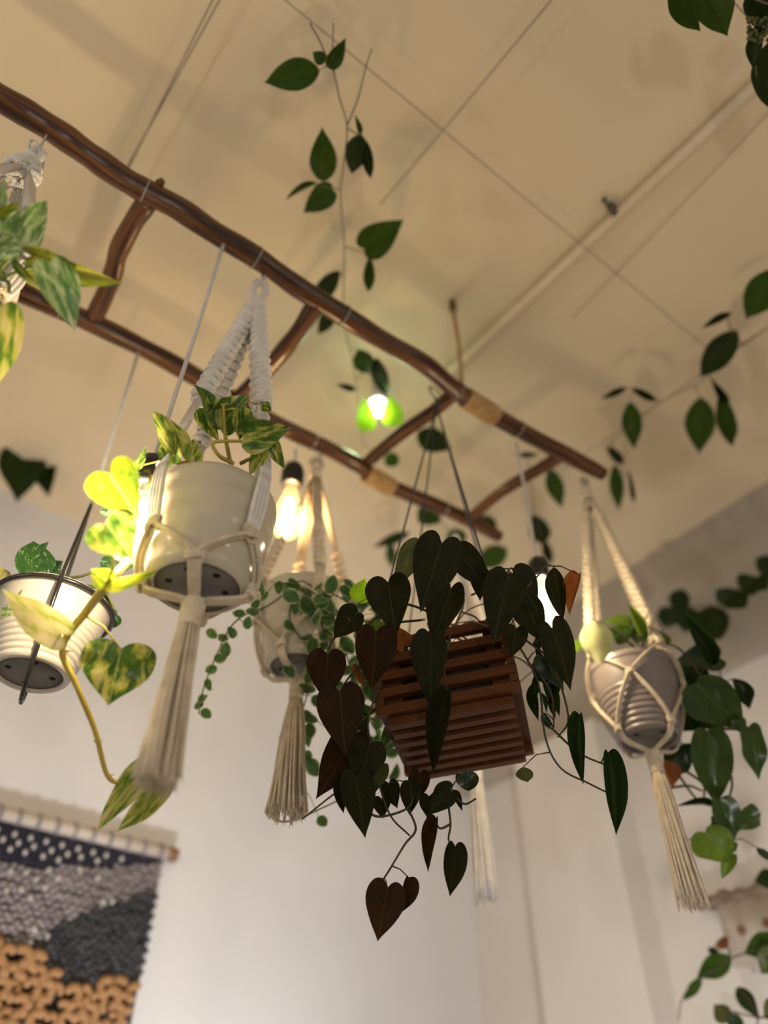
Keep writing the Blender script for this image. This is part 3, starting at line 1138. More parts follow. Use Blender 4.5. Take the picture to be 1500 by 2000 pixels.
leaves(plant1, [
    (214, 925, 268, 1012, 108, 'pothos_lit', 'heart', 'cup', 8, -0.055, -.065),
    (208, 1024, 262, 1084, 108, 'pothos', 'heart', 'curl', -18, -0.085, -.085),
    (212, 1132, 308, 1118, 36, 'pothos_lit', 'broad', 'fold', 30, -.03, -.05),
    (212, 1138, 177, 1110, 44, 'pothos_lit', 'broad', 'flat', 10, -0.03, -.03),
    (118, 1238, -12, 1158, 74, 'pothos_pale', 'heart', 'curl', -25, -.02, -.03),
    (236, 1268, 213, 1382, 138, 'pothos_green', 'heart', 'wavy', -6, -0.01, -.02),
    (286, 1502, 163, 1632, 56, 'pothos', 'heart', 'curl', 22, -.01, 0.0),
    (312, 1542, 224, 1648, 50, 'pothos', 'heart', 'curl', -28, .0, .01)], sv, [vp], pet)
bm = bmesh.new()
tube(bm, vp, [0.0047 + 0.0010 * math.exp(-abs(i - 16) / 9.0) - 0.0026 * i / len(vp) for i in range(len(vp))], 8)
for u, v in ((180, 1178), (128, 1272), (152, 1350), (184, 1448), (206, 1516)):     # aerial root stubs at the nodes
    q = sv(u, v)
    tube(bm, [q, q + Vector((R.uniform(-.012, .012), -0.002, R.uniform(-0.004, .006)))], [0.0014, 0.0005], 5)
finish('vine', bm, M['stem_yellow'], plant1)
stem_obj(plant1, [(c_, 0.0028) for c_ in crown], 'stem_yellow', 0.003)
stem_obj(plant1, [(c_, 0.0014) for c_ in pet], 'stem_yellow', 0.0014, 'leaf_stalk')

# ---- right hanger and grey ribbed pot
X4, Y4 = 0.431, 1.163
zb4, h4, r04, r14 = CZ + 0.582, 0.13, 0.050, 0.0735
rf4 = lambda z: pot_r('ribbed', r04, r14, h4, z - zb4) + 0.0065
g4 = CZ + 0.560
OFFS = [0, 1, 0]
nodes4 = [(CZ + 0.725, r14 + 0.0085, 0), (CZ + 0.672, rf4(CZ + 0.672), 1), (CZ + 0.592, rf4(CZ + 0.592), 0)]
root, node, C = hanger('macrame_hanger', 'cream macrame hanger around the grey ribbed pot at the far right end of the ladder', X4, Y4, CZ + 1.185, CZ + 1.150, 'cotton_warm', 23, 4, nodes4, g4, 0.03, CZ + 0.3, 0.02, (0.12, 0.95), 0.0072, 0.0036, 0.0024, lop=0.006, seed=8)
net(root, node, C, 4, 3, rf4, 'cotton_warm', 0.0022, Vector((X4, Y4, g4)), CZ + 0.573, 0.046)
tassel(root, Vector((X4, Y4, g4 + 0.004)), 0.036, CZ + 0.337, 0.021, 'cotton_warm', 60, 0.0115, 9, r=0.0021, lean=(0.004, 0))
s_hook(X4, Y4, ZR, CZ + 1.172, 'steel hook at the far end of the ladder holding the cream macrame hanger')
plant4 = thing('potted_philodendron', 'glossy green trailing philodendron in the grey ribbed pot at right', 'potted plant', (X4, Y4, zb4))
make_pot(plant4, 'ribbed', 'pot_grey', r04, r14, h4, (X4, Y4, zb4), 4)
T4 = by_t(1.27)
st4 = [px_path(p, T4) for p in (
    [(1290, 1255, .05), (1330, 1270, .02), (1372, 1330, 0), (1392, 1400, 0), (1388, 1430, 0), (1420, 1520, 0), (1400, 1575, 0), (1425, 1640, 0)],
    [(1390, 1425, 0), (1425, 1395, 0), (1412, 1350, 0)], [(1395, 1425, 0), (1440, 1425, 0), (1465, 1440, 0)],
    [(1295, 1465, .03), (1330, 1520, 0), (1365, 1565, 0), (1400, 1575, 0)], [(1330, 1500, .02), (1372, 1530, 0), (1375, 1560, 0)],
    [(1418, 1480, 0), (1430, 1530, 0), (1420, 1570, 0)], [(1400, 1580, 0), (1425, 1610, 0), (1455, 1600, 0)],
    [(1300, 1540, .02), (1345, 1535, .01), (1372, 1545, 0)],
    [(1250, 1275, .05), (1210, 1240, .0), (1185, 1225, -.02)], [(1260, 1270, .06), (1245, 1230, .05)], [(1270, 1262, .06), (1290, 1240, .05)])]
pet = []
leaves(plant4, [
    (1162, 1212, 1172, 1302, 66, 'paleyellow', 'ovate', 'cup', 8, -.035, -.04),
    (1127, 1250, 1128, 1275, 18, 'philo_light', 'ovate', 'flat', 0, -.02),
    (1255, 1242, 1229, 1178, 30, 'philo_light', 'ovate', 'fold', 15, .04),
    (1232, 1222, 1180, 1212, 34, 'philo_light', 'ovate', 'fold', 30, .05),
    (1228, 1250, 1195, 1225, 44, 'philo', 'ovate', 'cup', 10, .06),
    (1240, 1255, 1262, 1215, 36, 'philo', 'ovate', 'cup', 0, .07),
    (1296, 1262, 1275, 1225, 32, 'philo_light', 'broad', 'fold', 40, .05),
    (1395, 1300, 1333, 1188, 42, 'philo_dark', 'lance', 'fold', 12, .02),
    (1405, 1285, 1318, 1290, 62, 'philo_dark', 'broad', 'cup', 25, .05),
    (1358, 1335, 1458, 1430, 96, 'philo', 'broad', 'cup', 10, -.02),
    (1430, 1325, 1470, 1388, 40, 'philo_dark', 'lance', 'fold', -20, .03),
    (1385, 1380, 1320, 1425, 74, 'philo_dark', 'broad', 'cup', 15, .03),
    (1345, 1300, 1345, 1385, 72, 'philo_dark', 'broad', 'flat', 5, .06),
    (1388, 1345, 1376, 1392, 40, 'olive', 'ovate', 'cup', -10, .01),
    (1398, 1400, 1408, 1430, 44, 'philo_dark', 'broad', 'flat', -10, .03),
    (1382, 1428, 1402, 1580, 76, 'philo', 'broad', 'cup', -8, -.01),
    (1462, 1420, 1490, 1530, 46, 'philo', 'broad', 'wavy', -22, -.02),
    (1440, 1405, 1448, 1432, 30, 'philo', 'broad', 'wavy', -22, -.02),
    (1302, 1500, 1352, 1452, 56, 'philo_dark', 'ovate', 'cup', 15, .01),
    (1300, 1485, 1318, 1540, 42, 'rust', 'ovate', 'cup', -15, -.01),
    (1407, 1560, 1438, 1650, 52, 'philo', 'broad', 'cup', -12, -.02),
    (1445, 1590, 1490, 1618, 54, 'philo', 'broad', 'wavy', 14, -.01),
    (1418, 1600, 1402, 1640, 44, 'philo_dark', 'broad', 'flat', 14, .02),
    (1378, 1626, 1432, 1692, 76, 'philo_light', 'heart', 'cup', 10, -.02),
    (1432, 1668, 1408, 1718, 28, 'philo_light', 'broad', 'fold', 5, -.01),
    (1425, 1650, 1438, 1665, 24, 'philo', 'broad', 'flat', 5, -.01),
    (1398, 1572, 1320, 1571, 15, 'philo_dark', 'lance', 'fold', 30, 0),
    (1318, 1650, 1345, 1712, 34, 'philo_light', 'broad', 'flat', 5, .05),
    (1478, 1655, 1520, 1690, 16, 'philo_dark', 'lance', 'flat', 30, .02)], T4, st4, pet)
stem_obj(plant4, [(c_, 0.0024) for c_ in st4], 'stem_dark', 0.003)
stem_obj(plant4, [(c_, 0.0012) for c_ in pet], 'stem_dark', 0.0014, 'leaf_stalk')

# ---- back hanger by the second bulb, with small-leaved plant
p3, _ = rail_point(RAIL2, 622)
X3, Y3 = p3.x, p3.y
zb3, h3, r03, r13 = CZ + 0.660, 0.14, 0.052, 0.0750
rf3 = lambda z: pot_r('cream', r03, r13, h3, z - zb3) + 0.0068
g3 = CZ + 0.640
OFFS = [0, 1]
nodes3 = [(CZ + 0.735, rf3(CZ + 0.735) + 0.002, 0), (CZ + 0.672, rf3(CZ + 0.672), 1)]
root, node, C = hanger('macrame_hanger', 'cream macrame hanger behind the lit bulb, around the pot of small round leaves', X3, Y3, CZ + 1.155, CZ + 1.115, 'cotton_warm', -68, 4, nodes3, g3, 0.03, CZ + 0.3, 0.02, (0.62, 0.98), 0.0085, 0.0038, 0.0030, seed=12, rim=(zb3 + h3, rf3))
net(root, node, C, 4, 2, rf3, 'cotton_warm', 0.0028, Vector((X3, Y3, g3)), CZ + 0.6515, 0.048)
tassel(root, Vector((X3, Y3, g3 + 0.004)), 0.040, CZ + 0.425, 0.030, 'cotton_warm', 70, 0.0115, 15)
s_hook(X3, Y3, ZR, CZ + 1.142, 'steel hook on the far rail holding the macrame hanger behind the lit bulb')
plant3 = thing('potted_dischidia', 'trailing plant of small round pale-edged leaves in the back cream pot', 'potted plant', (X3, Y3, zb3))
make_pot(plant3, 'cream', 'pot_cream', r03, r13, h3, (X3, Y3, zb3), 5)
T3 = by_t(1.20)
st3 = [px_path(p, T3) for p in (
    [(570, 1150, .03), (520, 1185, .0), (480, 1200, -.02), (450, 1225, -.03), (428, 1268, -.03), (410, 1310, -.03), (396, 1350, -.03), (388, 1395, -.03)],
    [(580, 1150, .02), (566, 1190, .0), (572, 1225, 0), (600, 1265, 0), (605, 1330, 0), (588, 1400, 0), (578, 1450, 0), (585, 1500, 0), (590, 1535, 0)],
    [(600, 1150, .0), (640, 1180, -.02), (660, 1230, -.02), (680, 1290, -.02), (700, 1350, -.02), (715, 1400, -.02)],
    [(620, 1155, .0), (650, 1160, 0), (690, 1190, 0), (700, 1240, 0)],
    [(590, 1150, .0), (620, 1200, -.02), (640, 1260, -.02), (650, 1320, -.02), (620, 1370, -.02)],
    [(523, 1585, -.05), (545, 1604, -.05), (580, 1600, -.05), (625, 1580, -.05), (665, 1560, -.05), (700, 1530, -.05)],
    [(610, 1145, 0), (590, 1135, 0), (560, 1140, 0), (540, 1140, 0)])]
pet = []
sp3 = []
for u, v in ((466, 1198), (484, 1216), (492, 1196), (452, 1235), (414, 1238), (436, 1246), (441, 1268), (431, 1285), (412, 1308), (408, 1338), (396, 1364), (403, 1394), (388, 1378), (500, 1180), (516, 1165), (510, 1150)):
    a = R.uniform(0, 2 * math.pi)
    q = R.uniform(20, 30)
    sp3.append((u - q / 2 * math.cos(a), v - q / 2 * math.sin(a), u + q / 2 * math.cos(a), v + q / 2 * math.sin(a), q * 0.86, 'dischidia', 'round', R.choice(['flat', 'cup', 'curl']), R.uniform(-45, 45), -.03))
for u, v in ((560, 1448), (605, 1428), (600, 1448), (572, 1478), (600, 1480), (570, 1498), (612, 1500), (592, 1478), (630, 1605), (580, 1370), (605, 1400), (570, 1420), (620, 1370), (566, 1310), (600, 1345), (566, 1222), (545, 1148), (575, 1140)):
    a = R.uniform(0.2, 2.9)
    q = R.uniform(24, 40)
    sp3.append((u - q / 2 * math.cos(a), v - q / 2 * math.sin(a), u + q / 2 * math.cos(a), v + q / 2 * math.sin(a), q * 0.8, 'dischidia', 'round', R.choice(['flat', 'cup', 'curl']), R.uniform(-45, 45), 0.0))
for k in range(126):
    u = R.uniform(560, 740) if k < 104 else R.uniform(690, 775)
    v = R.uniform(1140, 1330) if k < 74 else R.uniform(1300, 1420) if k < 104 else R.uniform(1330, 1510)
    if u < 585 and v > 1190:
        u += 45
    if u < 640 and v > 1330:
        u += 60
    a = R.uniform(0, 2 * math.pi)
    q = R.uniform(22, 42)
    sp3.append((u - q / 2 * math.cos(a), v - q / 2 * math.sin(a), u + q / 2 * math.cos(a), v + q / 2 * math.sin(a), q * 0.85, 'dischidia', 'round', R.choice(['flat', 'cup', 'curl', 'fold']), R.uniform(-60, 60), R.uniform(-.05, .06)))
leaves(plant3, sp3, T3, st3, pet)
stem_obj(plant3, [(c_, 0.0014) for c_ in st3], 'stem_dark', 0.002)
stem_obj(plant3, [(c_, 0.0008) for c_ in pet], 'stem_green', 0.001, 'leaf_stalk')

# ---- hanger behind the slatted box: mostly hidden, its white tassel shows below
p5, _ = rail_point(RAIL2, 905)
X5, Y5 = 0.165, p5.y + 0.03
zb5, h5 = CZ + 0.64, 0.11
rf5 = lambda z: pot_r('cream', 0.048, 0.066, h5, z - zb5) + 0.0065
OFFS = [0, 1]
nodes5 = [(CZ + 0.70, rf5(CZ + 0.70), 0), (CZ + 0.652, rf5(CZ + 0.652), 1)]
root, node, C = hanger('macrame_hanger', 'white macrame hanger behind the slatted box, its tassel showing below', X5, Y5, CZ + 1.172, CZ + 1.14, 'cotton', -30, 4, nodes5, CZ + 0.62, 0.03, CZ + 0.3, 0.02, (0.3, 0.9), 0.006, 0.003, 0.0022, lop=0.006, seed=20, rim=(zb5 + h5, rf5))
net(root, node, C, 4, 2, rf5, 'cotton', 0.0024, Vector((X5, Y5, CZ + 0.62)), CZ + 0.632, 0.044)
tassel(root, Vector((X5, Y5, CZ + 0.624)), 0.040, CZ + 0.392, 0.0185, 'cotton', 46, 0.0115, 25, r=0.0028)
pl5 = thing('potted_plant', 'cream pot with wiry stems mostly hidden behind the slatted box', 'potted plant', (X5, Y5, zb5))
make_pot(pl5, 'cream', 'pot_cream', 0.048, 0.066, h5, (X5, Y5, zb5), 3)
bm = bmesh.new()
for k in range(16):
    a = R.uniform(0, 6.28)
    s = Vector((X5 + 0.03 * math.cos(a), Y5 + 0.03 * math.sin(a), zb5 + h5 - 0.012))
    e = s + Vector((0.03 * math.cos(a), 0.03 * math.sin(a), R.uniform(0.02, 0.05)))
    tube(bm, smooth_path([s, s.lerp(e, .5) + UP * .02, e], 4), 0.001, 5)
finish('stem', bm, M['stem_dark'], pl5)

# ---- top-left hanger, mostly outside the frame
X0, Y0 = -0.499, 0.452
zb0, h0 = CZ + 0.70, 0.115
rf0 = lambda z: pot_r('cream', 0.054, 0.075, h0, z - zb0) + 0.0065
OFFS = [0, 1]
nodes0 = [(CZ + 0.76, rf0(CZ + 0.76), 0), (CZ + 0.712, rf0(CZ + 0.712), 1)]
root, node, C = hanger('macrame_hanger', 'white knotted macrame hanger cut by the left edge of the photo', X0, Y0, CZ + 1.142, CZ + 1.105, 'cotton', 0, 4, nodes0, CZ + 0.68, 0.03, CZ + 0.3, 0.02, (0.0, 0.16), 0.0115, 0.0047, 0.0042, lop=0.009, seed=30, rim=(zb0 + h0, rf0))
net(root, node, C, 4, 2, rf0, 'cotton_warm', 0.003, Vector((X0, Y0, CZ + 0.68)), CZ + 0.692, 0.050)
tassel(root, Vector((X0, Y0, CZ + 0.684)), 0.034, CZ + 0.49, 0.019, 'cotton_warm', 46, 0.0125, 35)
bm = bmesh.new()
hp = [P(92, 262, t=1.12), P(80, 285, t=1.115), P(72, 300, t=1.11), P(66, 300, t=1.10), P(58, 290, t=1.10), P(60, 276, t=1.10), P(72, 280, t=1.10), P(84, 310, t=1.10), P(82, 330, t=1.10), P(72, 330, t=1.10)]
tube(bm, smooth_path(hp, 5), 0.0015, 6)
tag(finish('steel_hook', bm, M['metal']), 'bent steel hook on the near rail at the left edge', 'hook')
plant0 = thing('potted_pothos', 'marbled pothos in a pale pot cut by the left edge of the photo', 'potted plant', (X0, Y0, zb0))
make_pot(plant0, 'cream', 'pot_white', 0.054, 0.075, h0, (X0, Y0, zb0), 5)
T0 = by_t(0.80)
st0 = [px_path(p, T0) for p in ([(-60, 560, .03), (0, 545, 0), (50, 525, 0), (98, 516, 0)], [(-40, 560, .03), (8, 500, 0), (10, 440, 0), (2, 425, 0)], [(-30, 560, 0), (20, 505, 0), (55, 505, 0)], [(-30, 560, 0), (-2, 590, 0), (0, 610, 0)], [(-20, 540, 0), (14, 550, 0), (18, 572, 0)])]
pet = []
leaves(plant0, [
    (22, 468, 98, 393, 72, 'marble', 'broad', 'cup', 20, 0, .01),
    (64, 502, 230, 560, 62, 'pothos_lit', 'broad', 'cup', 25, .01, -.01),
    (98, 512, 150, 634, 74, 'marble', 'broad', 'curl', -15, -.015, -.02),
    (2, 598, -2, 772, 84, 'pothos', 'broad', 'curl', -25, -.01, 0),
    (2, 428, 38, 396, 48, 'pothos_lit', 'broad', 'fold', 20, 0, 0),
    (-8, 470, 5, 350, 50, 'marble', 'broad', 'cup', -20, .01, .01),
    (34, 480, -22, 500, 46, 'marble', 'broad', 'cup', 20, -.01, -.01),
    (28, 500, 87, 576, 15, 'pothos_green', 'lance', 'fold', 40, -.02, -.02),
    (-20, 510, 10, 545, 40, 'pothos_green', 'broad', 'cup', 10, .01, .01)], T0, st0, pet)
stem_obj(plant0, [(c_, 0.0028) for c_ in st0], 'stem_green', 0.003)
stem_obj(plant0, [(c_, 0.0013) for c_ in pet], 'stem_green', 0.0014, 'leaf_stalk')

# ---- left pot in a black wire hanger
p2, _ = rail_point(RAIL2, 270)
X2, Y2 = -0.447, 0.847
zb2, h2, r02, r12 = CZ + 0.513, 0.105, 0.047, 0.0735
ZA = CZ + 0.806
hg = thing('wire_pot_hanger', 'black wire pot hanger on a white string at the left', 'plant hanger', (X2, Y2, ZA))
bm = bmesh.new()
tube(bm, [Vector((p2.x, p2.y, ZR + 0.004)), Vector((p2.x, p2.y, ZR + .004)).lerp(Vector((X2, Y2, ZA)), 0.5), Vector((X2, Y2, ZA))], 0.0030, 8)
o = finish('string', bm, M['cord_white'], hg)
o['label'] = 'white string'
bm = bmesh.new()
pts = []
for i in range(41):
    a = 2 * math.pi * i / 40
    pts.append(Vector((X2 + 0.0785 * math.sin(a), Y2 - 0.0785 * math.cos(a), CZ + 0.612)))
tube(bm, pts, 0.0032, 8, caps=False)
finish('ring', bm, M['black'], hg)
hd = Vector((-math.sin(math.radians(25)), math.cos(math.radians(25)), 0))
for sg in (-1, 1):
    bm = bmesh.new()
    pts = [Vector((X2, Y2, 0)) + hd * sg * o + UP * (CZ + z) for o, z in ((0, 0.810), (0.030, 0.74), (0.080, 0.612), (0.066, 0.545), (0.040, 0.497), (0.008, 0.483), (0, 0.483))]
    tube(bm, smooth_path(pts, 5), 0.0030, 8)
    finish('strap', bm, M['black'], hg)
plant2 = thing('potted_satin_pothos', 'silver spotted dark pothos in the ivory ribbed pot at left', 'potted plant', (X2, Y2, zb2))
make_pot(plant2, 'ribbed', 'pot_white', r02, r12, h2, (X2, Y2, zb2), 4)
T2 = by_t(1.02)
st2 = [px_path(p, T2) for p in ([(95, 1128, .03), (70, 1118, 0), (62, 1128, 0)], [(120, 1130, .05), (160, 1125, .03), (195, 1110, .02), (225, 1092, 0)], [(150, 1140, .05), (195, 1150, .04), (212, 1165, .03), (222, 1190, .03)], [(60, 1135, .03), (20, 1150, .0), (10, 1165, 0)])]
pet = []
leaves(plant2, [
    (62, 1130, 68, 1050, 84, 'satin', 'broad', 'fold', 8, -.01, .02),
    (50, 1085, 96, 1062, 34, 'satin', 'broad', 'cup', 40, .03),
    (92, 1122, 120, 1095, 46, 'satin', 'broad', 'cup', -20, .04),
    (205, 1085, 280, 1100, 60, 'satin', 'broad', 'cup', 15, .0, .0),
    (212, 1010, 225, 985, 40, 'satin', 'broad', 'cup', 0, -.02),
    (206, 1155, 226, 1212, 34, 'satin', 'broad', 'fold', 30, .05, .03),
    (228, 1200, 222, 1228, 26, 'satin', 'ovate', 'cup', 10, .05),
    (20, 1140, 2, 1190, 40, 'satin', 'broad', 'cup', 45, -.02),
    (8, 1112, -20, 1150, 40, 'pothos_pale', 'broad', 'cup', 0, -.02),
    (22, 1190, -4, 1202, 18, 'marble', 'ovate', 'flat', 0, -.08)], T2, st2, pet)
stem_obj(plant2, [(c_, 0.0022) for c_ in st2], 'stem_green', 0.003)
stem_obj(plant2, [(c_, 0.0012) for c_ in pet], 'stem_green', 0.0014, 'leaf_stalk')

# ------------------------------------------------------------------ slatted box with the dark trailing plant
BX, BY = 0.103, 0.965
BYAW = math.radians(-13)
by = Vector((-math.sin(BYAW), math.cos(BYAW), 0))
bx = Matrix.Rotation(math.radians(-4.5), 3, by) @ Vector((math.cos(BYAW), math.sin(BYAW), 0))
BU = bx.cross(by)
BW, BZ, BH = 0.188, CZ + 0.480, 0.125
sbox = thing('slatted_planter_box', 'square wooden slatted planter box hanging by dark wires in the centre', 'planter box', (BX, BY, BZ))
cube_me = None


def slat(c, ax, ay, az, sx, sy, sz, name='slat'):
    global cube_me
    if cube_me is None:
        b = bmesh.new()
        bmesh.ops.create_cube(b, size=1.0)
        bmesh.ops.bevel(b, geom=b.edges[:], offset=0.05, segments=1, affect='EDGES')
        cube_me = bpy.data.meshes.new('slat')
        b.to_mesh(cube_me)
        b.free()
        cube_me.materials.append(M['boxwood'])
    o = bpy.data.objects.new(name, cube_me)
    COL.objects.link(o)
    o.parent = sbox
    o.matrix_parent_inverse = parent_inverse(sbox)
    m = Matrix.Identity(4)
    for i, (d, s) in enumerate(((ax, sx), (ay, sy), (az, sz))):
        for r in range(3):
            m[r][i] = d[r] * s
    m.translation = c
    o.matrix_basis = m
    return o


BC = Vector((BX, BY, BZ))
nl = 5
pitch = BH / nl
sh = 0.0128
for k in range(nl):
    z = pitch * k + 0.010 + (sh * 0.5)
    for sg in (-1, 1):
        slat(BC + by * sg * (BW / 2 - 0.006) + BU * z, bx, by, BU, BW, 0.012, sh)
        slat(BC + bx * sg * (BW / 2 - 0.006) + BU * (z + pitch * 0.5), by, bx, BU, BW - 0.001, 0.012, sh * 0.92)
for sx in (-1, 1):
    for sy in (-1, 1):
        slat(BC + bx * sx * (BW / 2 - 0.024) + by * sy * (BW / 2 - 0.018) + BU * (BH * 0.5 + 0.008), bx, by, BU, 0.022, 0.009, BH - 0.004, 'corner_post')
for k in range(7):
    yk = -BW / 2 + 0.016 + (BW - 0.032) * k / 6
    slat(BC + by * yk + BU * 0.003, bx, by, BU, BW - 0.026, 0.0135, 0.012, 'bottom_slat')
for sx in (-1, 1):
    slat(BC + bx * sx * (BW / 2 - 0.020) + BU * 0.013, by, bx, BU, BW - 0.03, 0.016, 0.009, 'bottom_rail')
hook = Vector((P(851, 775, z=H_LADDER - 0.012).x, P(851, 775, z=H_LADDER - 0.012).y, CZ + H_LADDER - 0.02))
bw_ = thing('box_wire_hanger', 'dark wire hanger with four legs holding the slatted box from the third rung', 'plant hanger', hook)
bm = bmesh.new()
wrap_coil(bm, hook + UP * 0.018, (P(893, 762, z=1.2) - P(718, 902, z=1.2)).normalized(), 0.001, 0.0165, 1, 0.0016, 16)
tube(bm, [hook + UP * 0.004, hook - UP * 0.02], 0.0026, 8)
finish('hook', bm, M['blackwire'], bw_)
for sx in (-1, 1):
    for sy in (-1, 1):
        q = BC + bx * sx * (BW / 2 - 0.006) + by * sy * (BW / 2 - 0.006) + BU * (BH + 0.012)
        bm = bmesh.new()
        s = hook - UP * 0.018
        tube(bm, [s, s.lerp(q, 0.33) + Vector((0, 0, -0.003)), s.lerp(q, 0.66) - UP * 0.003, q], 0.0017, 6)
        finish('wire', bm, M['blackwire'], bw_)

mic = thing('trailing_philodendron', 'dark velvet-leaved trailing philodendron filling the slatted box', 'plant', (BX, BY, BZ + 0.02))
bm = bmesh.new()
box(bm, BC + BU * 0.06, bx, by, BU, BW - 0.055, BW - 0.045, 0.085)
finish('soil', bm, M['soil'], mic)
bm = bmesh.new()
for k in range(70):
    a0 = BC + bx * R.uniform(-.07, .07) + by * R.uniform(-.08, .07) + UP * 0.10
    a1 = a0 + bx * R.uniform(-.05, .05) + by * R.uniform(-.04, .03) + UP * R.uniform(0.02, .06)
    a2 = a1 + bx * R.uniform(-.05, .05) + by * R.uniform(-.04, .03) + UP * R.uniform(-.04, .01)
    tube(bm, smooth_path([a0, a1, a2], 4), R.uniform(0.0008, 0.0019), 5)
o = finish('tangled_stems', bm, M['stem_brown'], mic)
o['kind'] = 'stuff'
Tm = by_t(0.965)
stm = [px_path(p, Tm) for p in (
    [(850, 1200, .06), (790, 1180, .02), (745, 1200, 0), (700, 1232, 0), (690, 1222, 0), (678, 1205, 0)],
    [(830, 1210, .06), (745, 1225, 0.01), (715, 1285, 0), (680, 1325, 0), (665, 1350, 0)],
    [(740, 1380, .06), (700, 1415, .0), (690, 1445, 0)], [(745, 1330, .05), (720, 1400, .02), (722, 1450, 0)],
    [(700, 1470, .0), (690, 1520, 0), (640, 1560, .02), (590, 1600, .03)], [(725, 1440, .02), (738, 1520, 0), (762, 1592, .0), (800, 1632, .01)],
    [(710, 1580, 0), (740, 1595, 0), (790, 1582, 0), (806, 1560, 0), (800, 1530, .03)], [(798, 1580, .0), (812, 1620, 0), (790, 1650, 0.0), (760, 1700, 0), (745, 1722, 0)],
    [(868, 1530, .03), (875, 1570, 0), (880, 1610, 0), (876, 1640, 0), (888, 1652, 0)], [(880, 1610, 0), (860, 1618, 0), (850, 1605, 0)],
    [(950, 1210, .06), (1010, 1165, 0), (1050, 1125, .0), (1065, 1105, 0)], [(985, 1225, .06), (1040, 1260, .02), (1080, 1300, .02), (1110, 1400, .03), (1090, 1440, .04)],
    [(1000, 1240, .06), (1050, 1330, .05), (1065, 1440, .04), (1095, 1500, .03), (1150, 1530, .03), (1190, 1550, .03)],
    [(1075, 1420, .04), (1130, 1470, .04), (1185, 1495, .03)], [(1040, 1260, .05), (1070, 1240, .02), (1085, 1235, 0)],
    [(1030, 1290, .06), (1075, 1350, .05), (1082, 1420, .05)],
    [(870, 1150, .06), (868, 1100, .03), (862, 1062, 0)], [(800, 1150, .06), (770, 1135, .02), (757, 1140, 0)],
    [(880, 1540, 0), (905, 1570, 0), (930, 1560, 0)], [(860, 1240, .03), (850, 1235, .0), (845, 1250, 0)], [(870, 1340, .01), (868, 1300, .0), (880, 1240, .02)],
    [(1010, 1130, .02), (1000, 1110, .02), (990, 1118, 0)], [(640, 1270, .02), (655, 1245, .02), (690, 1230, 0)])]
pet = []
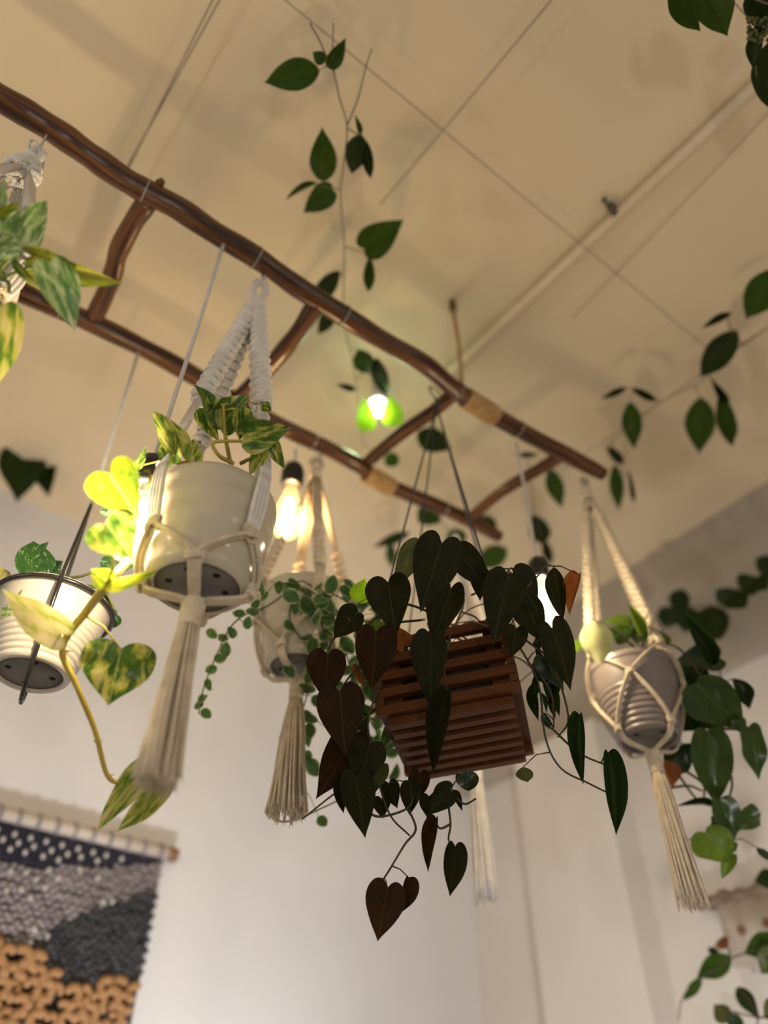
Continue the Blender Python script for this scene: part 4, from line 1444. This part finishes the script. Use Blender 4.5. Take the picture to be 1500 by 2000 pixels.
leaves(mic, [
    (862, 1062, 822, 1196, 98, 'micans', 'heart', 'flat', -6, -.03, -.05),
    (818, 1070, 765, 1152, 58, 'olive', 'heart', 'cup', 15, .0, -.01),
    (758, 1138, 772, 1240, 96, 'micans', 'heart', 'cup', 8, -.01, -.03),
    (880, 1150, 842, 1262, 84, 'micans', 'heart', 'cup', 20, -.01, -.02),
    (895, 1080, 962, 1156, 66, 'micans', 'heart', 'cup', -10, .0, -.01),
    (992, 1130, 962, 1258, 88, 'micans', 'heart', 'cup', 6, -.02, -.04),
    (1002, 1122, 1052, 1192, 74, 'micans', 'heart', 'flat', -10, -.0, -.01),
    (842, 1248, 838, 1386, 76, 'micans', 'heart', 'cup', 14, -.03, -.05),
    (872, 1348, 842, 1516, 56, 'micans', 'broad', 'fold', 12, -.05, -.05),
    (640, 1280, 634, 1372, 82, 'micans_red', 'heart', 'cup', 6, 0, -.01),
    (734, 1236, 727, 1350, 90, 'micans_red', 'heart', 'cup', -8, -.02, -.03),
    (664, 1352, 674, 1478, 94, 'micans_red', 'heart', 'flat', 8, -.01, -.03),
    (686, 1440, 622, 1574, 80, 'micans_red', 'heart', 'curl', -18, .01, -.0),
    (722, 1455, 700, 1540, 82, 'micans', 'heart', 'cup', 10, -.01, -.02),
    (696, 1518, 712, 1640, 68, 'micans', 'heart', 'flat', 12, -.02, -.03),
    (672, 1520, 668, 1592, 34, 'micans', 'broad', 'fold', 20, .0, 0),
    (748, 1492, 716, 1560, 46, 'olive', 'broad', 'cup', 20, .0, -.01),
    (852, 1598, 832, 1706, 36, 'micans_red', 'broad', 'fold', 20, -.01, -.02),
    (888, 1655, 880, 1756, 54, 'micans', 'heart', 'fold', -8, -.02, -.03),
    (757, 1734, 736, 1842, 72, 'micans_red', 'heart', 'flat', 5, -.02, -.03),
    (798, 1714, 782, 1790, 42, 'micans_red', 'broad', 'fold', -25, -.0, -.01),
    (802, 1528, 800, 1594, 42, 'micans', 'broad', 'cup', 0, .01, 0),
    (882, 1545, 830, 1592, 50, 'micans', 'heart', 'cup', 18, .0, 0),
    (820, 1510, 812, 1570, 44, 'micans_red', 'heart', 'cup', 0, .02, .01),
    (700, 1196, 648, 1246, 62, 'micans', 'broad', 'cup', 20, .0, 0),
    (1082, 1108, 1098, 1216, 42, 'micans', 'lance', 'cup', 15, .03, .02),
    (1130, 1122, 1108, 1202, 40, 'rust', 'broad', 'fold', 25, .02, .02),
    (1078, 1226, 1124, 1352, 68, 'micans', 'heart', 'curl', -15, .0, -.01),
    (1028, 1180, 1062, 1258, 66, 'micans', 'heart', 'cup', 10, .02, 0),
    (1008, 1228, 1000, 1285, 52, 'micans', 'heart', 'cup', 0, .0, 0),
    (1062, 1285, 1102, 1350, 52, 'philo_dark', 'heart', 'cup', 0, .06, .05),
    (1132, 1396, 1136, 1538, 40, 'philo_dark', 'broad', 'fold', 14, .03, .03),
    (1188, 1470, 1208, 1640, 52, 'philo_dark', 'broad', 'fold', -12, .02, .02),
    (700, 1178, 712, 1130, 48, 'lime', 'ovate', 'cup', 0, .12, .12),
    (752, 1240, 712, 1212, 44, 'philo_light', 'broad', 'cup', 0, .04, .03),
    (790, 1262, 772, 1222, 42, 'rust', 'broad', 'cup', 15, .01, .0),
    (690, 1296, 712, 1345, 16, 'rust', 'lance', 'wavy', 15, .01, .0),
    (905, 1090, 930, 1110, 36, 'rust', 'ovate', 'cup', 15, .05, .04),
    (1022, 1498, 1030, 1530, 36, 'olive', 'ovate', 'cup', 15, .0, .0),
    (915, 1505, 912, 1544, 48, 'philo_dark', 'round', 'cup', 15, .02, .01),
    (895, 1545, 902, 1585, 16, 'micans', 'lance', 'fold', 15, .02, .01),
    (1045, 1290, 1090, 1345, 34, 'philo_dark', 'lance', 'fold', 35, .08, .08),
    (1060, 1330, 1096, 1400, 30, 'philo_dark', 'lance', 'fold', -15, .09, .08),
    (1040, 1335, 1050, 1410, 28, 'philo_dark', 'lance', 'fold', 15, .09, .08),
    (720, 1330, 740, 1380, 44, 'dischidia', 'broad', 'cup', 0, .09, .08),
    (780, 1420, 742, 1470, 46, 'philo', 'broad', 'cup', 10, .10, .09),
    (760, 1530, 775, 1580, 40, 'micans', 'heart', 'cup', 10, .05, .04)] + [
    (u, v, u + R.uniform(-14, 26), v + R.uniform(38, 66), R.uniform(12, 22), 'philo_dark', 'lance', 'fold', R.uniform(-40, 40), 0.07, 0.06)
    for u, v in ((1050, 1270), (1072, 1282), (1062, 1308), (1084, 1322), (1052, 1352), (1074, 1362), (1060, 1392), (1046, 1318), (1090, 1296), (1055, 1240))] + [
    (u, v, u + R.uniform(-20, 20), v + R.uniform(34, 56), R.uniform(34, 48), 'micans', 'heart', 'cup', R.uniform(-20, 20), 0.03, 0.02)
    for u, v in ((705, 1400), (745, 1560), (838, 1556), (690, 1480), (775, 1300 - 130), (940, 1120))], Tm, stm, pet)
stem_obj(mic, [(c_, 0.0017) for c_ in stm], 'stem_dark', 0.003)
stem_obj(mic, [(c_, 0.0010) for c_ in pet], 'stem_dark', 0.0014, 'leaf_stalk')

# ------------------------------------------------------------------ pendant bulbs
BULB = [(0.0125, 0.0), (0.0135, -0.010), (0.0165, -0.024), (0.0225, -0.040), (0.0285, -0.056), (0.0315, -0.070), (0.0315, -0.080), (0.0285, -0.092), (0.0215, -0.102), (0.011, -0.108), (0, -0.110)]


def pendant(label, x, y, z_cap, z_hook, glass, fil, power, color, sc=1.0, sx=1.0, hook=None):
    root = thing('pendant_bulb', label, 'lamp', (x, y, z_cap))
    C = Vector((x, y, z_cap))
    bm = bmesh.new()
    top = Vector((hook.x if hook else x, hook.y if hook else y, z_hook))
    tube(bm, smooth_path([C, C + UP * 0.02, C.lerp(top, 0.5) + Vector((0.001, 0, -0.002)), top], 4), 0.0031, 8)
    finish('cable', bm, M['cord_white'], root)
    bm = bmesh.new()
    pr = [(0, 0.002), (0.008, 0.002), (0.0145, -0.003), (0.0165, -0.010)]
    for i in range(18):
        pr.append((0.0170 + (0.0011 if i % 2 else 0), -0.013 - i * 0.0016))
    pr += [(0.0172, -0.044), (0.0150, -0.046), (0, -0.046)]
    lathe(bm, [(r * sc, z * sc) for r, z in pr], C, 32)
    sk = finish('socket', bm, M['black'], root)
    G = C - UP * 0.0455 * sc
    bm = bmesh.new()
    lathe(bm, [(0.0158 * sc, 0.001), (0.0168 * sc, -0.001 * sc), (0.0150 * sc, -0.004 * sc), (0.0125 * sc, -0.003 * sc)], G, 28)
    finish('collar', bm, M['metal'], sk)
    bm = bmesh.new()
    lathe(bm, [(r * sc * sx, z * sc) for r, z in BULB], G, 36)
    gb = finish('glass_bulb', bm, M[glass], root)
    bm = bmesh.new()
    for k in range(5):
        a = 2 * math.pi * k / 5
        d = Vector((math.cos(a), math.sin(a), 0))
        tube(bm, [G - UP * 0.030 * sc + d * 0.0035 * sc, G - UP * 0.055 * sc + d * 0.0085 * sc, G - UP * 0.085 * sc + d * 0.011 * sc], 0.0015 * sc, 6)
    finish('filament', bm, M[fil], gb)
    bm = bmesh.new()
    tube(bm, [G, G - UP * 0.03 * sc], [0.006 * sc, 0.0025 * sc], 10)
    finish('filament_post', bm, M['metal'], gb)
    l = bpy.data.lights.new('bulb_light', 'POINT')
    l.energy = power
    l.color = color
    l.shadow_soft_size = 0.014
    lo = bpy.data.objects.new('bulb_light', l)
    COL.objects.link(lo)
    lo.parent = root
    lo.matrix_parent_inverse = parent_inverse(root)
    lo.location = G - UP * 0.062 * sc
    return root


WARM = (1.0, 0.87, 0.67)
pendant('lit clear bulb in black socket beside the large cream pot', -0.282, 0.643, CZ + 0.692, ZR, 'glass', 'filament', 9.5, WARM, hook=rail_point(RAIL1, 440)[0])
pb2, _ = rail_point(RAIL2, 590)
pendant('glowing amber bulb on short cable behind the large cream pot', -0.183, 1.072, zat(1.072, 910), ZR, 'glass_warm', 'filament_warm', 2.6, (1.0, 0.76, 0.48), 1.25, sx=0.72)
pb3, _ = rail_point(RAIL1, 1000)
pendant('lit bulb on white cable behind the slatted box leaves', 0.2715, 1.054, zat(1.054, 1093), ZR, 'glass_white', 'filament', 3.4, WARM, 0.98, sx=0.9)

# small globe lamp close to the ceiling, seen through vine leaves
lc = P(738, 795, z=1.42)
gl = thing('ceiling_globe_lamp', 'small white globe lamp near the ceiling shining through green leaves', 'lamp', (lc.x, lc.y, ZC))
bm = bmesh.new()
lathe(bm, [(0, ZC), (0.016, ZC), (0.016, lc.z + 0.026), (0.010, lc.z + 0.020), (0, lc.z + 0.020)], (lc.x, lc.y, 0), 20)
finish('socket', bm, M['pot_white'], gl)
bm = bmesh.new()
blob(bm, lc, 0.024, 3)
finish('globe', bm, M['opal'], gl)
l = bpy.data.lights.new('globe_light', 'POINT')
l.energy = 0.9
l.color = (0.66, 1.0, 0.50)
l.shadow_soft_size = 0.026
lo = bpy.data.objects.new('globe_light', l)
COL.objects.link(lo)
lo.parent = gl
lo.matrix_parent_inverse = parent_inverse(gl)
lo.location = lc - UP * 0.03

# ------------------------------------------------------------------ ceiling vines
def vine(name, label, z, stem_px, specs, mat='stem_brown', srad=0.0014, cat='vine'):
    root = thing(name, label, cat, P(*stem_px[0][0][:2], z=z))
    pl = lambda u, v, d=0.0: P(u, v, z=z + d)
    st = [px_path(p, pl) for p in stem_px]
    pet = []
    leaves(root, specs, pl, st, pet)
    stem_obj(root, [(s, srad) for s in st], mat, srad)
    if pet:
        stem_obj(root, [(s, srad * 0.7) for s in pet], mat, srad, 'leaf_stalk')
    return root


vine('ceiling_vine', 'sparse hanging vine with pointed green leaves under the ceiling centre', 1.40,
     [[(605, 45), (622, 75), (640, 115), (652, 142), (664, 195), (678, 250), (670, 330), (665, 372), (668, 430), (672, 480), (671, 560), (674, 640), (690, 710), (700, 790), (710, 870)],
      [(652, 142), (650, 90), (651, 45)], [(678, 245), (700, 190), (712, 140), (726, 95)], [(672, 482), (695, 488), (718, 496)], [(665, 370), (640, 366), (622, 360)], [(678, 250), (698, 262), (708, 268)], [(695, 740), (720, 720), (735, 725)]],
     [(624, 138, 513, 160, 54, 'vine', 'ovate', 'cup', 8), (640, 132, 676, 76, 34, 'vine', 'ovate', 'fold', 10), (634, 122, 611, 101, 24, 'vine', 'ovate', 'cup', 5),
      (632, 354, 630, 250, 50, 'vine', 'ovate', 'flat', 6), (650, 372, 589, 416, 48, 'vine', 'broad', 'cup', 10), (620, 358, 553, 388, 9, 'vine', 'lance', 'fold', 40),
      (706, 262, 684, 344, 44, 'vine_dark', 'ovate', 'cup', 10), (716, 275, 724, 354, 26, 'vine_dark', 'ovate', 'fold', 5), (704, 262, 694, 224, 13, 'vine', 'lance', 'fold', 10),
      (712, 486, 788, 430, 62, 'vine', 'broad', 'flat', 6), (722, 500, 720, 576, 28, 'vine', 'ovate', 'fold', 0), (664, 530, 590, 620, 38, 'vine_dark', 'lance', 'flat', 20, .03),
      (655, 600, 618, 655, 34, 'vine_dark', 'ovate', 'flat', 20, .03), (700, 682, 722, 735, 46, 'vine', 'ovate', 'cup', 5), (736, 698, 757, 782, 38, 'vine_dark', 'ovate', 'cup', 20, -.01),
      (695, 762, 655, 750, 14, 'vine_dark', 'lance', 'flat', 20), (716, 842, 712, 782, 40, 'lime', 'round', 'cup', 5, .0), (768, 832, 764, 778, 44, 'lime', 'round', 'cup', 5, .0),
      (752, 892, 780, 905, 30, 'vine', 'round', 'flat', 5), (815, 845, 885, 880, 50, 'vine_dark', 'ovate', 'flat', 5, .03)])

vine('ceiling_vine', 'dark-leaved vine along the string beneath the ceiling at right', 1.39,
     [[(1530, 622), (1450, 672), (1400, 715), (1370, 745), (1290, 785), (1235, 830), (1180, 872)], [(1450, 672), (1430, 645), (1420, 625)], [(1290, 785), (1255, 762), (1225, 757)], [(1385, 735), (1398, 748)], [(1195, 862), (1205, 905), (1230, 935)]],
     [(1520, 525, 1452, 628, 62, 'vine', 'ovate', 'cup', 5), (1428, 612, 1368, 642, 18, 'vine_dark', 'lance', 'fold', 10), (1440, 646, 1363, 742, 54, 'vine_dark', 'ovate', 'cup', 5),
      (1368, 776, 1366, 894, 54, 'vine', 'lance', 'flat', 0), (1405, 768, 1434, 884, 36, 'vine', 'lance', 'cup', 0), (1390, 742, 1428, 800, 20, 'vine_dark', 'lance', 'fold', 0),
      (1224, 757, 1172, 780, 16, 'vine_dark', 'lance', 'fold', 0), (1232, 758, 1288, 786, 18, 'vine_dark', 'lance', 'fold', 0), (1230, 785, 1240, 884, 38, 'vine', 'lance', 'flat', 0),
      (1185, 872, 1224, 912, 20, 'vine_dark', 'lance', 'cup', 0), (1200, 908, 1210, 1004, 28, 'vine', 'lance', 'flat', 0), (1228, 918, 1240, 990, 12, 'vine', 'lance', 'fold', 0)])

root = vine('flowering_vine', 'large dark leaves with a small flower cluster at the top right corner', 1.28,
     [[(1540, 40), (1490, 60), (1478, 90), (1475, 125)], [(1530, 20), (1400, -30), (1340, -40)], [(1475, 125), (1478, 150)]],
     [(1318, -45, 1366, 70, 46, 'vine', 'ovate', 'fold', 20), (1362, -70, 1424, 78, 66, 'vine', 'ovate', 'cup', 0), (1500, -40, 1486, 60, 66, 'vine_dark', 'ovate', 'cup', 0, .02),
      (1476, 60, 1468, 134, 26, 'vine_dark', 'lance', 'cup', 0), (1512, 75, 1508, 228, 66, 'vine_dark', 'ovate', 'cup', 10)])
bm = bmesh.new()
for k in range(40):
    q = P(1480 + R.uniform(-22, 22), 58 + R.uniform(-24, 24), z=1.275 + R.uniform(-.015, .015))
    blob(bm, q, 0.0035, 1)
    tube(bm, [q, P(1488, 62, z=1.285)], 0.0006, 4)
o = finish('flower_cluster', bm, M['olive'], root)
o['kind'] = 'stuff'

vine('ceiling_vine', 'blurred dark vine leaves beyond the far end of the ladder', 1.40,
     [[(1000, 885), (1030, 890), (1065, 905), (1080, 925)], [(1030, 890), (1040, 960), (1045, 1010), (1060, 1060), (1070, 1100)]],
     [(1010, 890, 1055, 886, 13, 'vine_dark', 'lance', 'fold', 0), (1072, 915, 1100, 998, 34, 'vine', 'lance', 'flat', 0), (1040, 1005, 1068, 1070, 44, 'vine_dark', 'ovate', 'cup', 0),
      (1060, 1050, 1078, 1110, 22, 'vine_dark', 'lance', 'cup', 0)])
vine('ceiling_vine', 'blurred vine leaves above the slatted box under the ladder end', 1.36,
     [[(820, 960), (845, 985), (870, 1030), (920, 1070), (980, 1075)], [(790, 1050), (770, 1058), (740, 1062)]],
     [(822, 985, 862, 1025, 58, 'vine', 'ovate', 'flat', 0), (990, 1072, 925, 1108, 46, 'vine', 'ovate', 'flat', 0), (930, 1010, 975, 1045, 40, 'vine_dark', 'ovate', 'cup', 0),
      (800, 1040, 725, 1070, 22, 'vine_dark', 'lance', 'flat', 0), (762, 1060, 766, 1115, 22, 'vine', 'lance', 'flat', 0), (880, 1035, 905, 1075, 44, 'vine', 'ovate', 'flat', 0)])

# leaves against the walls
LW = lambda off: (lambda u, v, d=0.0: P(u, v, pl=(AX_N, D_LEFT - off - d)))
RW = lambda off: (lambda u, v, d=0.0: P(u, v, pl=(AX_A, D_RIGHT - off - d)))


def wall_plant(name, label, pl, stem_px, specs, mat='stem_dark', srad=0.002, cat='vine'):
    root = thing(name, label, cat, pl(*stem_px[0][0][:2]))
    st = [px_path(p, pl) for p in stem_px]
    pet = []
    leaves(root, specs, pl, st, pet)
    stem_obj(root, [(s, srad) for s in st], mat, srad)
    if pet:
        stem_obj(root, [(s, srad * 0.7) for s in pet], mat, srad, 'leaf_stalk')
    return root


wall_plant('wall_vine', 'blurred dark vine with broad leaves at the left edge below the ceiling', LW(0.16),
           [[(-40, 850), (40, 880), (90, 885), (160, 898), (240, 930)]],
           [(60, 870, -10, 858, 60, 'vine_dark', 'ovate', 'flat', 0), (48, 875, 34, 972, 82, 'vine_dark', 'ovate', 'cup', 0), (78, 885, 94, 966, 48, 'vine_dark', 'ovate', 'cup', 0), (95, 882, 155, 900, 16, 'vine_dark', 'lance', 'flat', 0), (165, 895, 240, 925, 14, 'vine_dark', 'lance', 'flat', 0)])
wall_plant('wall_vine', 'blurred dark leaf hanging in the corner behind the back macrame hanger', LW(0.10),
           [[(560, 1075), (585, 1085), (600, 1100)]],
           [(588, 1078, 590, 1160, 58, 'vine_dark', 'ovate', 'flat', 0), (560, 1080, 545, 1120, 30, 'vine_dark', 'ovate', 'flat', 0)])
wall_plant('wall_vine', 'dark leafy garland running along the beam at right', RW(0.14),
           [[(1250, 1230), (1300, 1200), (1350, 1185), (1400, 1180), (1440, 1150), (1490, 1120), (1540, 1090)]],
           [(1310, 1185, 1300, 1225, 40, 'vine_dark', 'round', 'flat', 0), (1320, 1190, 1335, 1150, 40, 'vine_dark', 'round', 'cup', 0), (1345, 1185, 1338, 1235, 54, 'vine_dark', 'ovate', 'flat', 0),
            (1385, 1185, 1402, 1248, 56, 'vine_dark', 'round', 'flat', 0), (1405, 1180, 1440, 1150, 46, 'vine_dark', 'ovate', 'cup', 0), (1430, 1160, 1455, 1185, 40, 'vine_dark', 'round', 'flat', 0),
            (1445, 1150, 1480, 1128, 44, 'vine_dark', 'ovate', 'flat', 0), (1475, 1130, 1500, 1150, 44, 'vine_dark', 'ovate', 'flat', 0), (1485, 1120, 1520, 1085, 44, 'vine_dark', 'ovate', 'flat', 0), (1270, 1215, 1262, 1255, 44, 'vine_dark', 'round', 'flat', 0), (1250, 1225, 1240, 1190, 30, 'vine_dark', 'ovate', 'flat', 0)])
wall_plant('wall_plant', 'blurred leafy plant hanging in front of the beige wall textile', RW(0.20),
           [[(1410, 1835), (1425, 1860), (1410, 1885), (1370, 1910), (1335, 1945), (1325, 1990)], [(1520, 1840), (1460, 1860), (1430, 1870)], [(1440, 1930), (1470, 1960), (1482, 2010)], [(1520, 1990), (1470, 1985), (1430, 1975)]],
           [(1428, 1868, 1352, 1915, 34, 'vine', 'lance', 'curl', 0), (1395, 1850, 1392, 1870, 18, 'vine_dark', 'lance', 'flat', 0), (1405, 1835, 1420, 1850, 24, 'rust', 'round', 'flat', 0), (1530, 1830, 1448, 1866, 40, 'vine', 'lance', 'cup', 0), (1440, 1928, 1482, 1988, 26, 'vine_dark', 'lance', 'curl', 0),
            (1520, 1850, 1485, 1905, 40, 'olive', 'ovate', 'cup', 0), (1370, 1910, 1332, 1960, 16, 'vine', 'lance', 'curl', 0), (1425, 1995, 1392, 1960, 30, 'olive', 'ovate', 'flat', 0), (1440, 1980, 1430, 2020, 26, 'vine_dark', 'ovate', 'flat', 0), (1520, 1712, 1470, 1722, 30, 'vine_dark', 'lance', 'flat', 0), (1530, 1960, 1490, 1990, 34, 'olive', 'ovate', 'flat', 0)], cat='plant')

# ------------------------------------------------------------------ woven wall hanging on the left wall
OFF = 0.023


def wp(s, z, off):
    return AX_A * s + AX_N * (D_LEFT - off) + UP * z


def to_sz(u, v, off=OFF):
    p = P(u, v, pl=(AX_N, D_LEFT - off))
    return AX_A.dot(p), p.z


wh = thing('woven_wall_hanging', 'woven wool wall hanging in navy, mauve, charcoal and ochre on the left wall', 'wall hanging', wp(*to_sz(150, 1640), OFF))
s_r = to_sz(338, 1664)
s_l = to_sz(-90, 1582)
zrod = (to_sz(150, 1628)[1] + to_sz(300, 1656)[1]) / 2
bm = bmesh.new()
tube(bm, [wp(s_l[0] - 0.1, zrod, OFF), wp((s_l[0] + s_r[0]) / 2, zrod, OFF), wp(s_r[0] - 0.012, zrod, OFF)], 0.0155, 14)
finish('dowel', bm, M['palewood'], wh)
bm = bmesh.new()
tube(bm, [wp(s_r[0] - 0.014, zrod, OFF), wp(s_r[0] + 0.010, zrod, OFF)], 0.0165, 14)
o = finish('dowel_end', bm, M['brownend'], wh)
o['label'] = 'brown rounded end of the dowel'
s_edge = to_sz(322, 1690)[0]
for k in range(13):
    s = s_edge - 0.02 - k * 0.043
    bm = bmesh.new()
    wrap_coil(bm, wp(s, zrod, OFF), AX_A, 0.004, 0.0168, 3, 0.0022, 12)
    finish('dowel_wrap', bm, M['mauve'], wh)


def line(pts):
    q = sorted(to_sz(*p) for p in pts)

    def f(s):
        if s <= q[0][0]:
            return q[0][1] + (q[1][1] - q[0][1]) / (q[1][0] - q[0][0]) * (s - q[0][0]) * 0.3
        for a, b in zip(q, q[1:]):
            if s <= b[0]:
                return a[1] + (b[1] - a[1]) * (s - a[0]) / (b[0] - a[0])
        return q[-1][1]
    return f


z_navy = line([(0, 1685), (60, 1692), (120, 1690), (200, 1690), (280, 1684), (330, 1682)])
z_char = line([(0, 1860), (70, 1838), (100, 1815), (140, 1795), (220, 1765), (290, 1742)])
z_och = line([(0, 1838), (20, 1850), (50, 1868), (85, 1880), (120, 1918), (160, 1925), (220, 1905), (280, 1912)])
z_bot = to_sz(150, 2060)[1]
s_min = s_l[0] - 0.02
# backing cloth
bm = bmesh.new()
cs, cz = (s_min + s_edge) / 2, (zrod + z_bot) / 2
box(bm, wp(cs, cz - 0.005, OFF - 0.018), AX_A, AX_N, UP, s_edge - s_min - 0.006, 0.006, zrod - z_bot)
finish('backing_cloth', bm, M['charcoal'], wh, smooth=False)
# navy band
bm = bmesh.new()
s = s_min
while s < s_edge - 0.004:
    z = zrod - 0.018
    while z > z_navy(s) + R.uniform(-.008, .004):
        blob(bm, wp(s, z, OFF - 0.008), 0.010, 1, (1.1, 1.1, 0.7))
        z -= 0.011
    s += 0.014
o = finish('navy_band', bm, M['navy'], wh)
o['kind'] = 'stuff'
st_me = None


def share(name, me, mat, matrix):
    o = bpy.data.objects.new(name, me)
    COL.objects.link(o)
    o.parent = wh
    o.matrix_parent_inverse = parent_inverse(wh)
    o.matrix_basis = matrix
    return o


b = bmesh.new()
bmesh.ops.create_icosphere(b, subdivisions=1, radius=1.0)
st_me = bpy.data.meshes.new('white_stitch')
for f in b.faces:
    f.smooth = True
b.to_mesh(st_me)
b.free()
st_me.materials.append(M['ivory'])
frame = Matrix((AX_A, -AX_N, UP)).transposed().to_4x4()
k = 0
s = s_edge - 0.075
while s > s_min:
    for j, dz in enumerate((0.012, 0.028, 0.044)):
        ss = s + (0.016 if j % 2 else 0) + R.uniform(-.003, .003)
        z = zrod - 0.018 - dz - 0.012 * (0.6)
        if z > z_navy(ss) + 0.004:
            share('white_stitch', st_me, None, Matrix.Translation(wp(ss, z, OFF + 0.003)) @ frame @ Matrix.Diagonal((0.0052, 0.004, 0.0075, 1)))
    s -= 0.036
# mauve field of little woven bumps, charcoal field of knots
bm1, bm2 = bmesh.new(), bmesh.new()
z = zrod - 0.03
row = 0
while z > z_bot:
    s = s_min + (0.009 if row % 2 else 0)
    while s < s_edge - 0.006:
        zz = z + R.uniform(-.003, .003)
        if zz < z_navy(s) and zz > z_och(s) - 0.012:
            if zz > z_char(s):
                blob(bm1, wp(s, zz, OFF - 0.010 + R.uniform(0, .005)), 0.0105, 1, (1.0, 1.0, 0.62), Matrix.Rotation(R.uniform(-.25, .25), 4, AX_N) @ Matrix.Rotation(math.atan2(AX_A.y, AX_A.x), 4, 'Z'))
            else:
                blob(bm2, wp(s, zz, OFF - 0.008 + R.uniform(0, .009)), 0.0105, 1, (1.15, 1.0, 0.75), Matrix.Rotation(R.uniform(-.7, .7), 4, AX_N) @ Matrix.Rotation(math.atan2(AX_A.y, AX_A.x), 4, 'Z'))
        s += 0.0175
    z -= 0.0115
    row += 1
o = finish('mauve_weave', bm1, M['mauve'], wh)
o['kind'] = 'stuff'
o = finish('charcoal_knots', bm2, M['charcoal'], wh)
o['kind'] = 'stuff'
# ivory flecks in the mauve field
for u, v in ((20, 1702), (50, 1705), (70, 1718), (95, 1700), (112, 1716), (12, 1740), (40, 1738), (58, 1755), (88, 1735), (200, 1762), (218, 1762), (66, 1816), (58, 1842), (92, 1830), (190, 1715), (155, 1700)):
    share('white_stitch', st_me, None, Matrix.Translation(wp(*to_sz(u, v), OFF + 0.004)) @ frame @ Matrix.Diagonal((0.005, 0.004, 0.007, 1)))
# ochre felt loops
b = bmesh.new()
pts = []
for i in range(9):
    a = math.radians(-30 + 240 * i / 8)
    pts.append(Vector((0.013 * math.cos(a), -0.004 * math.sin(a), 0.013 * math.sin(a))))
tube(b, pts, [0.0075, 0.009, 0.0095, 0.0095, 0.0095, 0.0095, 0.0095, 0.009, 0.007], 7)
loop_me = bpy.data.meshes.new('felt_loop')
bmesh.ops.recalc_face_normals(b, faces=b.faces)
for f in b.faces:
    f.smooth = True
b.to_mesh(loop_me)
b.free()
loop_me.materials.append(M['ochre'])
z = zrod - 0.12
row = 0
while z > z_bot - 0.01:
    s = s_min + 0.015 + (0.014 if row % 2 else 0)
    while s < s_edge - 0.012:
        ss, zz = s + R.uniform(-.005, .005), z + R.uniform(-.005, .005)
        if zz < z_och(ss) - 0.004:
            share('felt_loop', loop_me, None, Matrix.Translation(wp(ss, zz, OFF + 0.006 + R.uniform(0, .008))) @ frame @ Matrix.Rotation(R.uniform(-1.5, 1.5), 4, 'Y') @ Matrix.Rotation(R.uniform(-.5, .5), 4, 'X') @ Matrix.Scale(R.uniform(0.8, 1.12), 4))
        s += 0.029
    z -= 0.025
    row += 1

# ------------------------------------------------------------------ faint twig hanging on the right wall
tw = thing('twig_wall_hanging', 'blurred beige textile on a knobbly twig at the bottom right wall', 'wall hanging', P(1440, 1750, pl=(AX_A, D_RIGHT - 0.04)))
pr_ = lambda u, v, d=0.0: P(u, v, pl=(AX_A, D_RIGHT - 0.04 - d))
bm = bmesh.new()
tp = px_path([(1362, 1764), (1385, 1766), (1410, 1752), (1440, 1750), (1480, 1740), (1560, 1722)], pr_)
tube(bm, tp, [0.013 * (1 + 0.25 * math.sin(i * 1.3)) for i in range(len(tp))], 10)
finish('twig', bm, M['twig'], tw)
k = 0
for u in range(1402, 1560, 7):
    bm = bmesh.new()
    a = pr_(u, 1756 - (u - 1402) * 0.2)
    L = 0.11 + 0.03 * math.sin(u * 0.05) + R.uniform(-.01, .01) + (u - 1400) * 0.0005
    tube(bm, [a, a - UP * L * 0.5 + AX_A * -0.004, a - UP * L], [0.006, 0.007, 0.006], 7)
    finish('fringe_cord', bm, M['textile'], tw)
for u, v in ((1448, 1818), (1498, 1803)):
    bm = bmesh.new()
    blob(bm, pr_(u, v, 0.012), 0.010, 2)
    finish('wooden_bead', bm, M['brownend'], tw)

# ------------------------------------------------------------------ groups of repeats
GROUPS = {'macrame_hanger': 'macrame hangers on the ladder', 'pendant_bulb': 'pendant bulbs on the ladder', 'steel_hook': 'steel hooks on the rails',
          'ceiling_string': 'strings under the ceiling', 'ceiling_vine': 'vines under the ceiling', 'wall_vine': 'dark vines against the walls'}
for o in SC.objects:
    g = GROUPS.get(o.name.split('.')[0])
    if g and o.parent is None:
        o['group'] = g
